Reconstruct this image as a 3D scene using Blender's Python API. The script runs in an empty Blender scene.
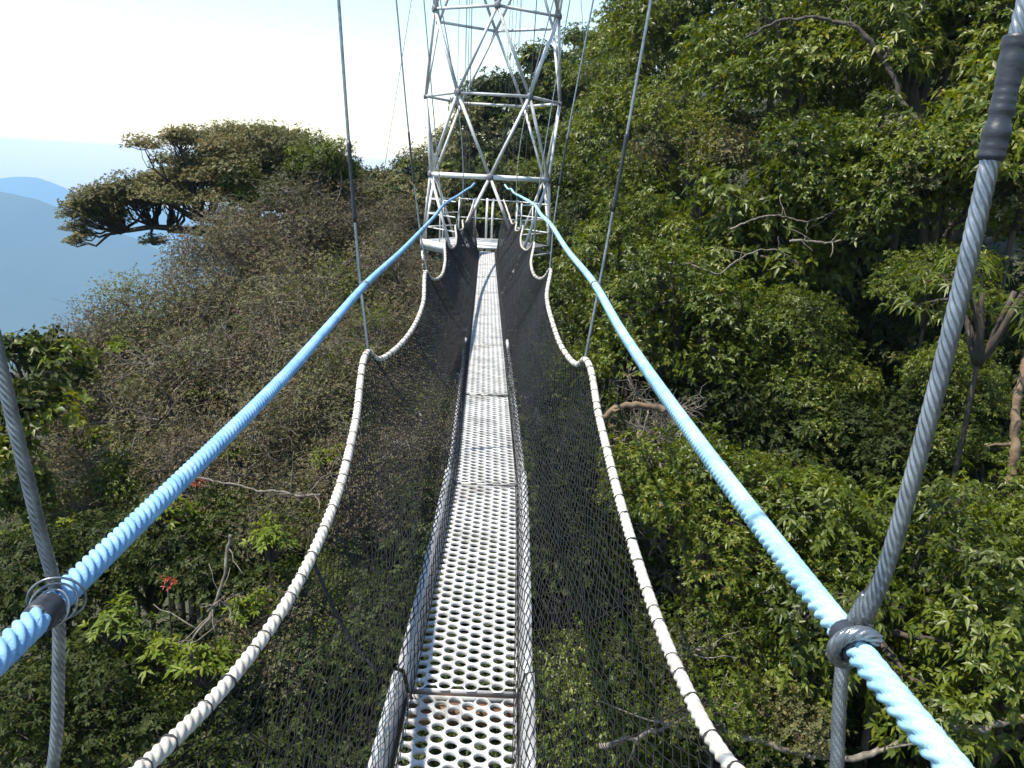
import bpy, math, random
import numpy as np
from mathutils import Vector, Matrix

rad = math.radians
scene = bpy.context.scene
COL = scene.collection

# ------------------------------------------------------------------ helpers
def link(o, parent=None):
    COL.objects.link(o)
    if parent is not None:
        o.parent = parent
    return o

def tag(o, label=None, cat=None, group=None, kind=None):
    if label: o['label'] = label
    if cat: o['category'] = cat
    if group: o['group'] = group
    if kind: o['kind'] = kind
    return o

def empty(name, loc, rz=0.0):
    o = bpy.data.objects.new(name, None)
    o.empty_display_size = 0.3
    o.location = loc
    o.rotation_euler = (0, 0, rz)
    return link(o)

class MB:
    """collects vertices, faces, per-face material slots and a per-vertex random value"""
    def __init__(self):
        self.v = []; self.f = []; self.m = []; self.r = []; self.n = 0
    def add(self, verts, faces, mat=0, rnd=None):
        verts = np.asarray(verts, dtype=np.float64).reshape(-1, 3)
        self.v.append(verts)
        self.r.append(np.zeros(len(verts)) if rnd is None else np.asarray(rnd, float))
        faces = np.asarray(faces, dtype=np.int64)
        if faces.size:
            self.f.append(faces + self.n)
            self.m.append(np.full(len(faces), mat, dtype=np.int32))
        self.n += len(verts)
    def mesh(self, name, mats, smooth=False, rnd=False):
        me = bpy.data.meshes.new(name)
        V = np.concatenate(self.v)
        counts = np.concatenate([np.full(len(f), f.shape[1], dtype=np.int32) for f in self.f])
        loops = np.concatenate([f.ravel() for f in self.f]).astype(np.int32)
        starts = np.concatenate([[0], np.cumsum(counts)[:-1]]).astype(np.int32)
        me.vertices.add(len(V)); me.vertices.foreach_set('co', V.ravel().astype(np.float32))
        me.loops.add(len(loops)); me.loops.foreach_set('vertex_index', loops)
        me.polygons.add(len(counts)); me.polygons.foreach_set('loop_start', starts)
        me.polygons.foreach_set('material_index', np.concatenate(self.m))
        if smooth:
            me.polygons.foreach_set('use_smooth', np.ones(len(counts), dtype=bool))
        for m in (mats if isinstance(mats, (list, tuple)) else [mats]):
            me.materials.append(m)
        if rnd:
            a = me.attributes.new('rnd', 'FLOAT', 'POINT')
            a.data.foreach_set('value', np.concatenate(self.r).astype(np.float32))
        me.update(calc_edges=True)
        return me
    def build(self, name, mats, parent=None, smooth=False, rnd=False):
        o = bpy.data.objects.new(name, self.mesh(name, mats, smooth, rnd))
        return link(o, parent)
    # ---- shapes
    def box(self, c, s, mat=0, rot=None):
        x, y, z = s[0]/2, s[1]/2, s[2]/2
        p = np.array([[-x,-y,-z],[x,-y,-z],[x,y,-z],[-x,y,-z],[-x,-y,z],[x,-y,z],[x,y,z],[-x,y,z]])
        if rot is not None:
            p = p @ np.array(rot).T
        self.add(p + np.array(c), [[0,3,2,1],[4,5,6,7],[0,1,5,4],[1,2,6,5],[2,3,7,6],[3,0,4,7]], mat)
    def sweep(self, path, radii, nsec=8, lobes=0, depth=0.0, lay=0.1, mat=0, caps=True, rnd=None, phase=0.0):
        P = np.asarray(path, float); N = len(P)
        T = np.gradient(P, axis=0); T /= np.linalg.norm(T, axis=1)[:, None] + 1e-12
        ref = np.array([0.0, 0, 1]) if abs(T[0][2]) < 0.9 else np.array([1.0, 0, 0])
        n = np.cross(T[0], ref); n /= np.linalg.norm(n)
        Ns = [n]
        for i in range(1, N):
            n = Ns[-1] - T[i] * np.dot(Ns[-1], T[i]); n /= np.linalg.norm(n) + 1e-12
            Ns.append(n)
        Ns = np.array(Ns); Bs = np.cross(T, Ns)
        R = np.broadcast_to(np.asarray(radii, float), (N,))
        seg = np.r_[0, np.cumsum(np.linalg.norm(np.diff(P, axis=0), axis=1))]
        th = np.arange(nsec) * 2 * math.pi / nsec
        if lobes:
            tw = 2 * math.pi * seg / lay + phase
            a = th[None, :] + tw[:, None]
            # keep samples fixed, let the lobe profile turn along the rope
            d_ = depth; c_ = 1 - depth                      # outline of round strands laid side by side
            p_ = (a + math.pi/lobes) % (2*math.pi/lobes) - math.pi/lobes
            prof = d_*np.cos(p_) + np.sqrt(np.maximum(c_*c_ - (d_*np.sin(p_))**2, 1e-4))
            rr = R[:, None] * prof
        else:
            rr = np.repeat(R[:, None], nsec, axis=1)
        V = P[:, None, :] + rr[:, :, None] * (np.cos(th)[None, :, None] * Ns[:, None, :] + np.sin(th)[None, :, None] * Bs[:, None, :])
        i = np.arange(N - 1)[:, None] * nsec; j = np.arange(nsec)[None, :]; k = (j + 1) % nsec
        F = np.stack([i + j, i + k, i + nsec + k, i + nsec + j], axis=-1).reshape(-1, 4)
        rv = None if rnd is None else np.full(N * nsec, rnd)
        n0 = self.n
        self.add(V.reshape(-1, 3), F, mat, rv)
        if caps:
            for base, flip in ((0, True), ((N - 1) * nsec, False)):
                ring = np.arange(nsec) + base
                self.f.append((ring[::-1] if flip else ring)[None, :] + n0)
                self.m.append(np.full(1, mat, dtype=np.int32))
    def tube(self, a, b, r, nsec=10, mat=0, r2=None):
        self.sweep([a, b], [r, r if r2 is None else r2], nsec, mat=mat)

def catmull(pts, step):
    """smooth curve through pts; step is a number or a function of the point"""
    P = np.asarray(pts, float)
    P = np.vstack([2*P[0]-P[1], P, 2*P[-1]-P[-2]])
    dense = []
    for i in range(1, len(P)-2):
        p0, p1, p2, p3 = P[i-1:i+3]
        t = np.linspace(0, 1, 200, endpoint=False)[:, None]
        l = max(np.linalg.norm(p2-p1), 1e-6)
        k1 = l/max(np.linalg.norm(p1-p0), 1e-6); k2 = l/max(np.linalg.norm(p3-p2), 1e-6)
        m1 = .5*((p2-p1) + (p1-p0)*k1); m2 = .5*((p2-p1) + (p3-p2)*k2)
        h = (2*t**3-3*t**2+1)*p1 + (t**3-2*t**2+t)*m1 + (-2*t**3+3*t**2)*p2 + (t**3-t**2)*m2
        dense.append(h)
    dense.append(P[-2][None, :])
    D = np.concatenate(dense)
    if step is None:
        return D
    s = np.r_[0, np.cumsum(np.linalg.norm(np.diff(D, axis=0), axis=1))]
    ss = [0.0]
    while ss[-1] < s[-1]:
        p = [np.interp(ss[-1], s, D[:, k]) for k in range(3)]
        ss.append(ss[-1] + (step(p) if callable(step) else step))
    ss[-1] = s[-1]
    return np.stack([np.interp(ss, s, D[:, k]) for k in range(3)], axis=1)

# ------------------------------------------------------------------ materials
def mat(name):
    m = bpy.data.materials.new(name); m.use_nodes = True
    nt = m.node_tree; b = nt.nodes['Principled BSDF']
    return m, nt, b

def noise(nt, scale, detail=4, rough=.6, coord='Object', vec_scale=None):
    tc = nt.nodes.new('ShaderNodeTexCoord')
    n = nt.nodes.new('ShaderNodeTexNoise')
    n.inputs['Scale'].default_value = scale; n.inputs['Detail'].default_value = detail
    n.inputs['Roughness'].default_value = rough
    if vec_scale:
        mp = nt.nodes.new('ShaderNodeMapping'); mp.inputs['Scale'].default_value = vec_scale
        nt.links.new(tc.outputs[coord], mp.inputs['Vector']); nt.links.new(mp.outputs['Vector'], n.inputs['Vector'])
    else:
        nt.links.new(tc.outputs[coord], n.inputs['Vector'])
    return n

def ramp(nt, src, stops):
    r = nt.nodes.new('ShaderNodeValToRGB')
    e = r.color_ramp.elements
    while len(e) > 1: e.remove(e[-1])
    e[0].position = stops[0][0]; e[0].color = (*stops[0][1], 1)
    for p, c in stops[1:]:
        k = e.new(p); k.color = (*c, 1)
    nt.links.new(src, r.inputs['Fac'])
    return r

def bump(nt, src, b, strength=.4, dist=.01):
    bp = nt.nodes.new('ShaderNodeBump')
    bp.inputs['Strength'].default_value = strength; bp.inputs['Distance'].default_value = dist
    nt.links.new(src, bp.inputs['Height']); nt.links.new(bp.outputs['Normal'], b.inputs['Normal'])

def surface(name, stops, scale, rough=.6, metal=0.0, detail=5, bstr=.3, bdist=.004, vec_scale=None, spec=.5):
    m, nt, b = mat(name)
    n = noise(nt, scale, detail, .65, vec_scale=vec_scale)
    r = ramp(nt, n.outputs['Fac'], stops)
    nt.links.new(r.outputs['Color'], b.inputs['Base Color'])
    b.inputs['Roughness'].default_value = rough; b.inputs['Metallic'].default_value = metal
    b.inputs['Specular IOR Level'].default_value = spec
    if bstr: bump(nt, n.outputs['Fac'], b, bstr, bdist)
    return m

def leaf_mat(name, stops, rough=.42, trans=.28, spec=.5):
    m, nt, b = mat(name)
    at = nt.nodes.new('ShaderNodeAttribute'); at.attribute_name = 'rnd'
    oi = nt.nodes.new('ShaderNodeObjectInfo')
    ad = nt.nodes.new('ShaderNodeMath'); ad.operation = 'MULTIPLY_ADD'
    nt.links.new(oi.outputs['Random'], ad.inputs[0]); ad.inputs[1].default_value = .24
    nt.links.new(at.outputs['Fac'], ad.inputs[2])
    sb = nt.nodes.new('ShaderNodeMath'); sb.operation = 'SUBTRACT'; sb.inputs[1].default_value = .12
    nt.links.new(ad.outputs[0], sb.inputs[0])
    r = ramp(nt, sb.outputs[0], stops)
    nt.links.new(r.outputs['Color'], b.inputs['Base Color'])
    b.inputs['Roughness'].default_value = rough
    b.inputs['Specular IOR Level'].default_value = spec
    tr = nt.nodes.new('ShaderNodeBsdfTranslucent')
    hs = nt.nodes.new('ShaderNodeHueSaturation'); hs.inputs['Value'].default_value = 1.6; hs.inputs['Saturation'].default_value = 1.1
    hs.inputs['Hue'].default_value = .485
    nt.links.new(r.outputs['Color'], hs.inputs['Color']); nt.links.new(hs.outputs['Color'], tr.inputs['Color'])
    mx = nt.nodes.new('ShaderNodeMixShader'); mx.inputs['Fac'].default_value = trans
    nt.links.new(b.outputs[0], mx.inputs[1]); nt.links.new(tr.outputs[0], mx.inputs[2])
    nt.links.new(mx.outputs[0], nt.nodes['Material Output'].inputs['Surface'])
    return m

M = {}
M['galv'] = surface('galvanised_steel', [(.30, (.26,.245,.22)), (.42, (.44,.44,.435)), (.55, (.52,.525,.525)), (.75, (.60,.605,.60))], 3.5, .5, .1, bstr=.12)
M['white_paint'] = surface('weathered_white_paint', [(.25, (.30,.29,.26)), (.42, (.60,.61,.60)), (.7, (.72,.73,.72))], 5, .5, .0, bstr=.1)
M['gusset'] = surface('dark_gusset_steel', [(.3, (.13,.13,.14)), (.7, (.21,.21,.22))], 12, .55, .3)
M['deck'] = surface('dusty_aluminium_plate', [(.28, (.20,.195,.185)), (.42, (.35,.35,.345)), (.55, (.46,.465,.465)), (.75, (.53,.535,.54))], 5, .5, .15, bstr=.1, bdist=.002)
M['rail'] = surface('side_rail_aluminium', [(.3, (.25,.25,.25)), (.6, (.50,.505,.51)), (.8, (.62,.62,.61))], 6, .5, .3, bstr=.1, vec_scale=(3,.6,3))
M['wood'] = surface('worn_timber', [(.35, (.03,.018,.012)), (.5, (.12,.06,.028)), (.65, (.34,.17,.06))], 14, .75, vec_scale=(1,5,5))
M['net'] = surface('black_nylon_net', [(.3, (.007,.007,.009)), (.6, (.013,.0125,.015)), (.8, (.030,.029,.029))], 18, .7, spec=.25, bstr=0)
M['lash'] = surface('black_lashing_cord', [(.3, (.008,.008,.01)), (.7, (.022,.022,.026))], 60, .6)
M['tape'] = surface('black_wrapping_tape', [(.3, (.010,.012,.018)), (.7, (.03,.034,.045))], 30, .42, vec_scale=(1,1,2.5))
M['blue'] = surface('blue_polypropylene_rope', [(.3, (.11,.255,.45)), (.5, (.175,.35,.57)), (.75, (.27,.45,.66))], 11, .65, detail=12, bstr=1.0, bdist=.004)
M['blue_lit'] = surface('sunlit_blue_rope', [(.3, (.15,.33,.45)), (.5, (.25,.44,.55)), (.75, (.36,.54,.62))], 11, .65, detail=12, bstr=1.0, bdist=.004)  # same blue rope as the left one, bright sunlight put into the colour
M['white_rope'] = surface('off_white_rope', [(.28, (.24,.215,.18)), (.45, (.42,.395,.35)), (.75, (.54,.515,.465))], 25, .7, bstr=.5, bdist=.0015, detail=8)
M['wire'] = surface('steel_wire_rope', [(.3, (.14,.155,.175)), (.6, (.27,.29,.315)), (.8, (.38,.40,.42))], 30, .30, .75, bstr=.15, bdist=.0006)
M['thin_wire'] = surface('thin_steel_wire', [(.3, (.10,.10,.105)), (.7, (.19,.19,.2))], 8, .5, .4, bstr=0)
M['bark'] = surface('dark_bark', [(.3, (.022,.016,.012)), (.55, (.052,.041,.031)), (.75, (.10,.085,.07))], 7, .85, bstr=.7, bdist=.03, vec_scale=(2,2,.5))
M['bark_pale'] = surface('pale_lichen_bark', [(.3, (.06,.05,.038)), (.5, (.14,.12,.095)), (.75, (.27,.245,.20))], 9, .85, bstr=.7, bdist=.02, vec_scale=(2,2,1))
M['bark_tan'] = surface('tan_dry_bark', [(.3, (.07,.045,.026)), (.6, (.17,.115,.07))], 9, .85, bstr=.6, bdist=.02)
M['leaf'] = leaf_mat('glossy_forest_leaf', [(0, (.022,.033,.003)), (.35, (.055,.082,.006)), (.7, (.098,.128,.011)), (.93, (.155,.178,.024)), (1, (.21,.17,.035))], .42, .34, spec=.36)
M['leaf_light'] = leaf_mat('light_forest_leaf', [(0, (.036,.050,.005)), (.4, (.083,.113,.010)), (.8, (.138,.166,.018)), (1, (.19,.19,.03))], .42, .36, spec=.36)
M['leaf_dark'] = leaf_mat('shade_darkened_leaf', [(0, (.012,.018,.003)), (.5, (.024,.037,.006)), (.9, (.045,.060,.010)), (1, (.085,.08,.022))], .55, .2, spec=.15)  # leaf colour lowered to carry the deep shade under and between crowns
M['leaf_brown'] = leaf_mat('dry_brown_leaf', [(0, (.050,.038,.020)), (.3, (.095,.071,.038)), (.55, (.124,.099,.050)), (.75, (.090,.104,.028)), (1, (.18,.17,.085))], .6, .18, .3)
M['leaf_olive'] = leaf_mat('olive_canopy_leaf', [(0, (.045,.050,.018)), (.4, (.090,.096,.032)), (.75, (.140,.132,.044)), (1, (.18,.13,.05))], .55, .25, .35)
M['leaf_bright'] = leaf_mat('bright_young_leaf', [(0, (.05,.085,.006)), (.5, (.105,.15,.010)), (1, (.19,.21,.025))], .5, .36, spec=.25)
M['leaf_red'] = leaf_mat('red_orange_young_leaf', [(0, (.22,.03,.01)), (1, (.36,.08,.02))], .5, .2)
M['twig'] = surface('grey_twig', [(.3, (.075,.063,.05)), (.7, (.21,.185,.15))], 10, .85, bstr=0)
M['ground'] = surface('forest_floor', [(.3, (.018,.016,.010)), (.55, (.032,.034,.016)), (.75, (.05,.05,.024))], .35, .95, bstr=.5, bdist=.1, detail=8)
M['mountain'] = surface('forested_mountain', [(.3, (.022,.032,.018)), (.7, (.034,.046,.024))], .004, .95, bstr=0, detail=10)
HAZE, SKY, SUN, EXPO = 2.0e-4, .12, 4.8, .95
VEG = [
    ('leafyA', 2.43, 7.88, -1.87, 1.15, 151, 'leafy_shrub', 'shrub', 'bright leafy shrub just right of the white border rope, under the right blue rope', None),
    ('leafyB', 4.25, 7.22, -2.50, 1.65, 313, 'forest_tree', 'tree', 'large sunlit tree crown behind the knot of nearest right hanger and blue rope', None),
    ('leafyF', 2.35, 6.55, -3.02, 1.15, 345, 'leafy_shrub', 'shrub', 'green shrub at lower right between the white border rope and the blue rope', None),
    ('leafyE', 5.15, 6.62, -3.09, 1.3, 103, 'leafy_shrub', 'shrub', 'leafy shrub in the bottom right corner beyond the blue rope', None),
    ('leafyB', 6.16, 8.02, -2.28, 1.2, 41, 'leafy_shrub', 'shrub', 'sunlit leafy shrub at the right edge beside the large lower crown', None),
    ('sparse', 6.02, 9.35, 0.40, 1.15, 217, 'forest_tree', 'tree', 'sparse crown of drooping pale leaves right of the nearest right hanger, against the black hollow', None),
    ('dark', 5.50, 11.47, -3.04, 1.7, 240, 'forest_tree', 'tree', 'deeply shaded tree between the blue rope and the nearest right hanger cable', None),
    ('leafyC', 3.59, 13.73, -0.68, 1.9, 279, 'forest_tree', 'tree', 'dense small-leaved tree right of the blue rope, left of the black hollow', None),
    ('leafyB', 3.25, 17.05, 0.11, 1.6, 231, 'forest_tree', 'tree', 'leafy tree just right of the second right hanger cable', None),
    ('leafyE', 5.20, 14.97, 0.41, 1.9, 257, 'forest_tree', 'tree', 'sunlit tree on the right slope above the pale bare limbs', None),
    ('leafyD', 6.20, 14.22, 1.66, 2.0, 329, 'forest_tree', 'tree', 'broad sunlit tree on the right slope below the dark arching limb', None),
    ('leafyF', 7.30, 13.12, 1.58, 1.9, 329, 'forest_tree', 'tree', 'leafy tree directly left of the taped part of the nearest right hanger', None),
    ('leafyE', 8.05, 12.26, 2.37, 1.8, 333, 'forest_tree', 'tree', 'leafy tree at the right edge behind the black tape of the nearest hanger', None),
    ('leafyF', 5.09, 19.58, 2.19, 2.4, 309, 'forest_tree', 'tree', 'tall leafy tree on the right slope, mid height, left of the broad sunlit one', None),
    ('leafyA', 7.10, 18.94, 4.02, 2.8, 259, 'forest_tree', 'tree', 'big leafy tree under the dark arching limb at the upper right', None),
    ('leafyB', 8.57, 16.91, 4.46, 2.5, 330, 'forest_tree', 'tree', "leafy tree in the top right beneath the dark arching limb's thick end", None),
    ('leafyC', 9.77, 16.04, 5.28, 2.2, 4, 'forest_tree', 'tree', 'leafy tree in the top right corner behind the nearest hanger', None),
    ('leafyD', 4.96, 26.01, 3.04, 2.5, 9, 'forest_tree', 'tree', "leafy tree just right of the third right hanger, level with the tower's bars", None),
    ('leafyA', 7.47, 27.72, 6.06, 3.4, 287, 'forest_tree', 'tree', "tall leafy tree at the top centre-right, right of the second right hanger's upper end", None),
    ('leafyD', 6.78, 38.50, 7.58, 3.0, 157, 'forest_tree', 'tree', 'leafy tree at the skyline beside the white sky, right of the tower top', None),
    ('leafyB', 4.52, 33.20, 2.77, 2.4, 269, 'forest_tree', 'tree', "leafy tree right beside the tower's right edge at its lower bars", 'trees on the right slope'),
    ('leafyA', 5.27, 44.26, 5.64, 2.6, 174, 'forest_tree', 'tree', "skyline tree touching the tower's upper right edge", None),
    ('dark', 4.47, 12.69, -2.51, 1.7, 324, 'forest_tree', 'tree', "tree with shade-darkened leaves right of the blue rope's middle", None),
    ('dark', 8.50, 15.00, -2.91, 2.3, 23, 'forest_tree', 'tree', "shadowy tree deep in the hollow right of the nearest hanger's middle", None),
    ('leafyC', 2.82, 15.67, -1.27, 1.4, 242, 'leafy_shrub', 'shrub', 'half-lit shrub between the right white rope peak and the blue rope', None),
    ('dead', 2.20, 10.35, -1.96, 1.15, 2, 'dry_shrub', 'shrub', 'dry shrub with dead twigs right of the white rope, above the bright shrub', None),
    ('dead', 1.89, 8.25, -2.93, 1.0, 53, 'dry_shrub', 'shrub', 'brown dead-twigged shrub beside the lower right white border rope', None),
    ('dark', 1.17, 8.63, -2.77, 1.2, 299, 'understorey_shrub', 'shrub', 'dark green shrub seen through the right net', 'dark shrubs below the bridge'),
    ('leafyC', 1.37, 7.08, -3.55, 1.1, 105, 'leafy_shrub', 'shrub', 'green shrub seen through the lower part of the right net', None),
    ('leafyD', 7.92, 36.07, 10.37, 4.0, 353, 'forest_tree', 'tree', 'tree cut by the top edge, between the second and third right hangers', None),
    ('leafyA', 9.43, 28.53, 9.46, 3.8, 125, 'forest_tree', 'tree', "tall tree cut by the top edge above the arching limb's left end", None),
    ('leafyD', 11.98, 26.31, 9.32, 3.6, 282, 'forest_tree', 'tree', "tall tree cut by the top edge above the arching limb's thick end", None),
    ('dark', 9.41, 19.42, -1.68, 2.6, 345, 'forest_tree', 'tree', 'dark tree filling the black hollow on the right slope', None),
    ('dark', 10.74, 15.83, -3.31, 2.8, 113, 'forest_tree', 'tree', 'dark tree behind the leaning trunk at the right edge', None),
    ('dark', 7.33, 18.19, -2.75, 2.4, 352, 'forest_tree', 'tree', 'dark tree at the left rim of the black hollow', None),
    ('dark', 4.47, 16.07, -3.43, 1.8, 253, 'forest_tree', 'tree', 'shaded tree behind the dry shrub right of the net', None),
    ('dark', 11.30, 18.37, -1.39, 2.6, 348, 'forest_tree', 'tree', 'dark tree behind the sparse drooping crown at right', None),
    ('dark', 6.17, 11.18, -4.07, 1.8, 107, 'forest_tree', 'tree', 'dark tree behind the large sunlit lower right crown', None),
    ('dark', 2.96, 10.26, -4.17, 1.6, 184, 'understorey_shrub', 'shrub', 'dark green shrub behind the brown dead-twigged one', None),
    ('dark', 7.66, 9.53, -4.20, 1.6, 266, 'understorey_shrub', 'shrub', 'dark shrub behind the right corner shrubs', None),
    ('dark', 3.47, 7.93, -5.07, 1.6, 347, 'understorey_shrub', 'shrub', 'dark shrub cut by the bottom edge under the blue rope', None),
    ('dark', 5.08, 7.46, -4.62, 1.5, 100, 'understorey_shrub', 'shrub', "dark shrub cut by the bottom edge beneath the blue rope's end", None),
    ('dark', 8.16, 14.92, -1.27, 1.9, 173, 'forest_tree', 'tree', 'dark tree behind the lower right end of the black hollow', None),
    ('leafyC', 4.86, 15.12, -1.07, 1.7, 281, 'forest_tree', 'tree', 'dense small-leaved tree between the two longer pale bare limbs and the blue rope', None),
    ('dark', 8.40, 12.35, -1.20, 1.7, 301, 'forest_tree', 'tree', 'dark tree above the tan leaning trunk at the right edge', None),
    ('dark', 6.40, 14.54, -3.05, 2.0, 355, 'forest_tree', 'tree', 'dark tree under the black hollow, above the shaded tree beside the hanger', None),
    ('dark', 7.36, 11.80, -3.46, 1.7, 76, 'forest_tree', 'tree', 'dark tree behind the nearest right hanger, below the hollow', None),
    ('leafyD', 3.46, 27.47, 0.45, 2.2, 355, 'forest_tree', 'tree', "leafy tree between the tower's foot and the third right hanger", None),
    ('leafyF', 3.25, 19.85, -1.03, 1.7, 40, 'forest_tree', 'tree', 'sunlit leafy tree where the second right hanger crosses the blue rope', None),
    ('leafyD', 4.57, 22.47, 1.28, 2.0, 317, 'forest_tree', 'tree', 'leafy tree just right of the second right hanger, level with the platform', None),
    ('dark', 3.41, 24.14, -0.43, 2.2, 313, 'forest_tree', 'tree', 'dark tree behind the blue rope between the tower and the second right hanger', None),
    ('leafyD', 6.40, 51.18, 8.56, 3.0, 328, 'forest_tree', 'tree', 'far skyline tree at the strip of sky right of the tower top', None),
    ('leafyA', 3.76, 36.19, 2.18, 2.4, 314, 'forest_tree', 'tree', "leafy tree behind the tower's right leg, level with its dark joint", None),
    ('dark', 6.95, 10.77, -1.53, 1.0, 254, 'understorey_shrub', 'shrub', 'dark shrub in front of the leaning trunk, just right of the nearest hanger', None),
    ('dark', 6.14, 11.20, -2.01, 1.1, 209, 'understorey_shrub', 'shrub', 'dark shrub directly behind the middle of the nearest right hanger', None),
    ('leafyC', 5.33, 12.16, -1.62, 1.1, 199, 'leafy_shrub', 'shrub', 'half-shaded small-leaved shrub left of the black hollow', None),
    ('leafyB', 6.59, 10.73, -0.94, 0.8, 28, 'leafy_shrub', 'shrub', 'pale leafy shrub under the sparse drooping crown, right of the nearest hanger', None),
    ('leafyC', 5.03, 12.85, -0.63, 1.0, 332, 'leafy_shrub', 'shrub', 'small-leaved shrub under the longest pale bare limb', None),
    ('leafyA', 6.64, 11.77, 0.27, 0.9, 330, 'leafy_shrub', 'shrub', 'leafy bough left of the nearest right hanger, above the black hollow', None),
    ('leafyD', 6.89, 9.76, -1.83, 1.0, 32, 'leafy_shrub', 'shrub', 'large-leaved shrub at the foot of the leaning trunk', None),
    ('leafyC', 3.62, 8.77, -2.23, 1.0, 213, 'leafy_shrub', 'shrub', 'small-leaved shrub left of the large sunlit lower right crown, right of the blue rope', None),
    ('dark', 9.14, 18.89, 0.22, 1.9, 133, 'forest_tree', 'tree', 'dark tree behind the upper rim of the black hollow', None),
    ('leafyD', 6.17, 32.70, 5.08, 2.4, 268, 'forest_tree', 'tree', 'leafy tree at the upper end of the second right hanger, behind it', None),
    ('dark', 11.40, 20.84, 4.11, 2.2, 218, 'forest_tree', 'tree', "dark tree behind the arching limb's thick end", None),
    ('leafyC', 7.57, 16.34, 2.08, 1.6, 211, 'forest_tree', 'tree', 'small-leaved tree between the arching limb and the uppermost pale limb', None),
    ('round', 0.61, 42.04, 4.25, 2.8, 171, 'far_tree', 'tree', 'dark green tree framed in the middle of the tower lattice', None),
    ('round', 2.65, 46.53, 5.95, 3.2, 40, 'far_tree', 'tree', "high green tree seen through the tower's right half", None),
    ('roundolive', -0.95, 40.66, 2.69, 2.4, 285, 'far_tree', 'tree', 'brownish tree seen through the left half of the tower lattice', None),
    ('roundolive', -2.23, 43.59, 1.79, 2.2, 319, 'far_tree', 'tree', "brownish skyline tree seen through the tower's left edge", None),
    ('round', -4.48, 46.52, 0.77, 2.0, 70, 'far_tree', 'tree', 'green skyline tree just left of the tower', None),
    ('round', 1.41, 31.96, 1.45, 2.2, 167, 'far_tree', 'tree', "green tree behind the tower's level bar, right of its dark joint", None),
    ('leafyD', 2.49, 27.67, 1.05, 2.0, 22, 'far_tree', 'tree', "yellowish leafy tree at the tower's lower right leg", None),
    ('round', -0.04, 27.58, 0.26, 1.7, 157, 'far_tree', 'tree', 'green tree right behind the platform gate', None),
    ('roundolive', -1.85, 27.57, -0.06, 1.8, 45, 'far_tree', 'tree', "brown and green tree behind the platform's left guard rails", None),
    ('roundolive', -3.00, 26.65, 0.16, 1.7, 147, 'far_tree', 'tree', 'brown shrub-like tree left of the platform guard rails', None),
    ('leafyC', 1.82, 22.12, -0.54, 1.5, 346, 'far_tree', 'tree', "leafy tree behind the platform's right guard rails", None),
    ('round', -1.42, 35.96, 0.43, 2.2, 51, 'far_tree', 'tree', "green tree just under the tower's level bar at left", None),
    ('round', 2.63, 39.51, 2.85, 2.6, 47, 'far_tree', 'tree', "green tree behind the tower's right braces", None),
    ('leafyC', 2.15, 18.83, -1.18, 1.4, 253, 'leafy_shrub', 'shrub', 'leafy shrub beside the third right white rope peak', None),
    ('brownB', -1.80, 16.96, -1.08, 1.5, 81, 'brown_shrub', 'shrub', 'brown shrub between the blue rope and the left net, near the tower', None),
    ('umbrella', -8.54, 26.80, -0.17, 4.2, 1, 'flat_crowned_tree', 'tree', 'spreading flat-topped olive tree against the blue mountains', None),
    ('leafyB', -4.81, 23.98, 1.52, 1.1, 135, 'forest_tree', 'tree', 'bright green tree poking above the skyline left of the second left hanger', None),
    ('leafyB', -6.99, 24.90, 0.71, 1.1, 63, 'forest_tree', 'tree', "bright green tree growing among the flat-topped tree's right half", None),
    ('roundolive', -7.44, 31.24, 1.18, 2.0, 224, 'far_tree', 'tree', 'olive tree on the skyline right of the flat-topped crown', None),
    ('round', -4.51, 34.00, 0.33, 1.6, 199, 'far_tree', 'tree', 'small green skyline tree right of the second left hanger', None),
    ('brownA', -4.43, 25.59, -0.17, 1.8, 281, 'brown_shrub', 'shrub', 'brown shrub crown behind the second left hanger at the skyline', None),
    ('brownB', -2.65, 21.30, -0.47, 1.6, 218, 'brown_shrub', 'shrub', "brown shrub just above the left blue rope's far end", None),
    ('brownA', -4.76, 20.82, -0.66, 2.2, 28, 'brown_shrub', 'shrub', 'brown shrub mass below the olive skyline tree', None),
    ('brownB', -5.99, 18.58, -1.53, 2.0, 21, 'brown_shrub', 'shrub', 'brown shrub mass right below the flat-topped tree', None),
    ('brownC', -6.95, 17.42, -2.17, 1.8, 335, 'brown_shrub', 'shrub', 'brown shrub forming the outline against the blue valley', None),
    ('brownA', -7.65, 16.25, -2.81, 1.6, 265, 'brown_shrub', 'shrub', "brown shrub at the slope's left shoulder beside the green shrubs", None),
    ('brownC', -3.26, 16.87, -1.68, 2.0, 274, 'brown_shrub', 'shrub', 'brown shrub left of the second left hanger, above the blue rope', None),
    ('brownB', -4.01, 14.17, -2.22, 1.9, 293, 'brown_shrub', 'shrub', 'brown shrub in the middle of the left slope above the blue rope', None),
    ('brownA', -5.05, 13.02, -2.85, 1.9, 115, 'brown_shrub', 'shrub', "brown shrub on the left slope beside the blue rope's middle", None),
    ('brownB', -6.30, 12.95, -3.32, 1.6, 190, 'brown_shrub', 'shrub', 'reddish brown twiggy shrub in the left part of the slope', None),
    ('brownC', -1.60, 14.26, -1.48, 1.2, 68, 'brown_shrub', 'shrub', "brown shrub seen just outside the left net's second bay", None),
    ('brownA', -2.35, 12.05, -2.17, 1.5, 0, 'brown_shrub', 'shrub', 'brown shrub below the blue rope, left of the left net', None),
    ('brownB', -3.28, 10.88, -2.83, 1.4, 214, 'brown_shrub', 'shrub', 'brown shrub under the blue rope in the middle of the left slope', None),
    ('brownC', -8.40, 15.66, -3.21, 1.2, 80, 'brown_shrub', 'shrub', 'brown shrub behind the green shrubs at the left edge', None),
    ('brownC', -6.24, 11.29, -3.75, 1.2, 214, 'brown_shrub', 'shrub', 'brown shrub between the nearest left hanger and the blue rope', None),
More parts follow.
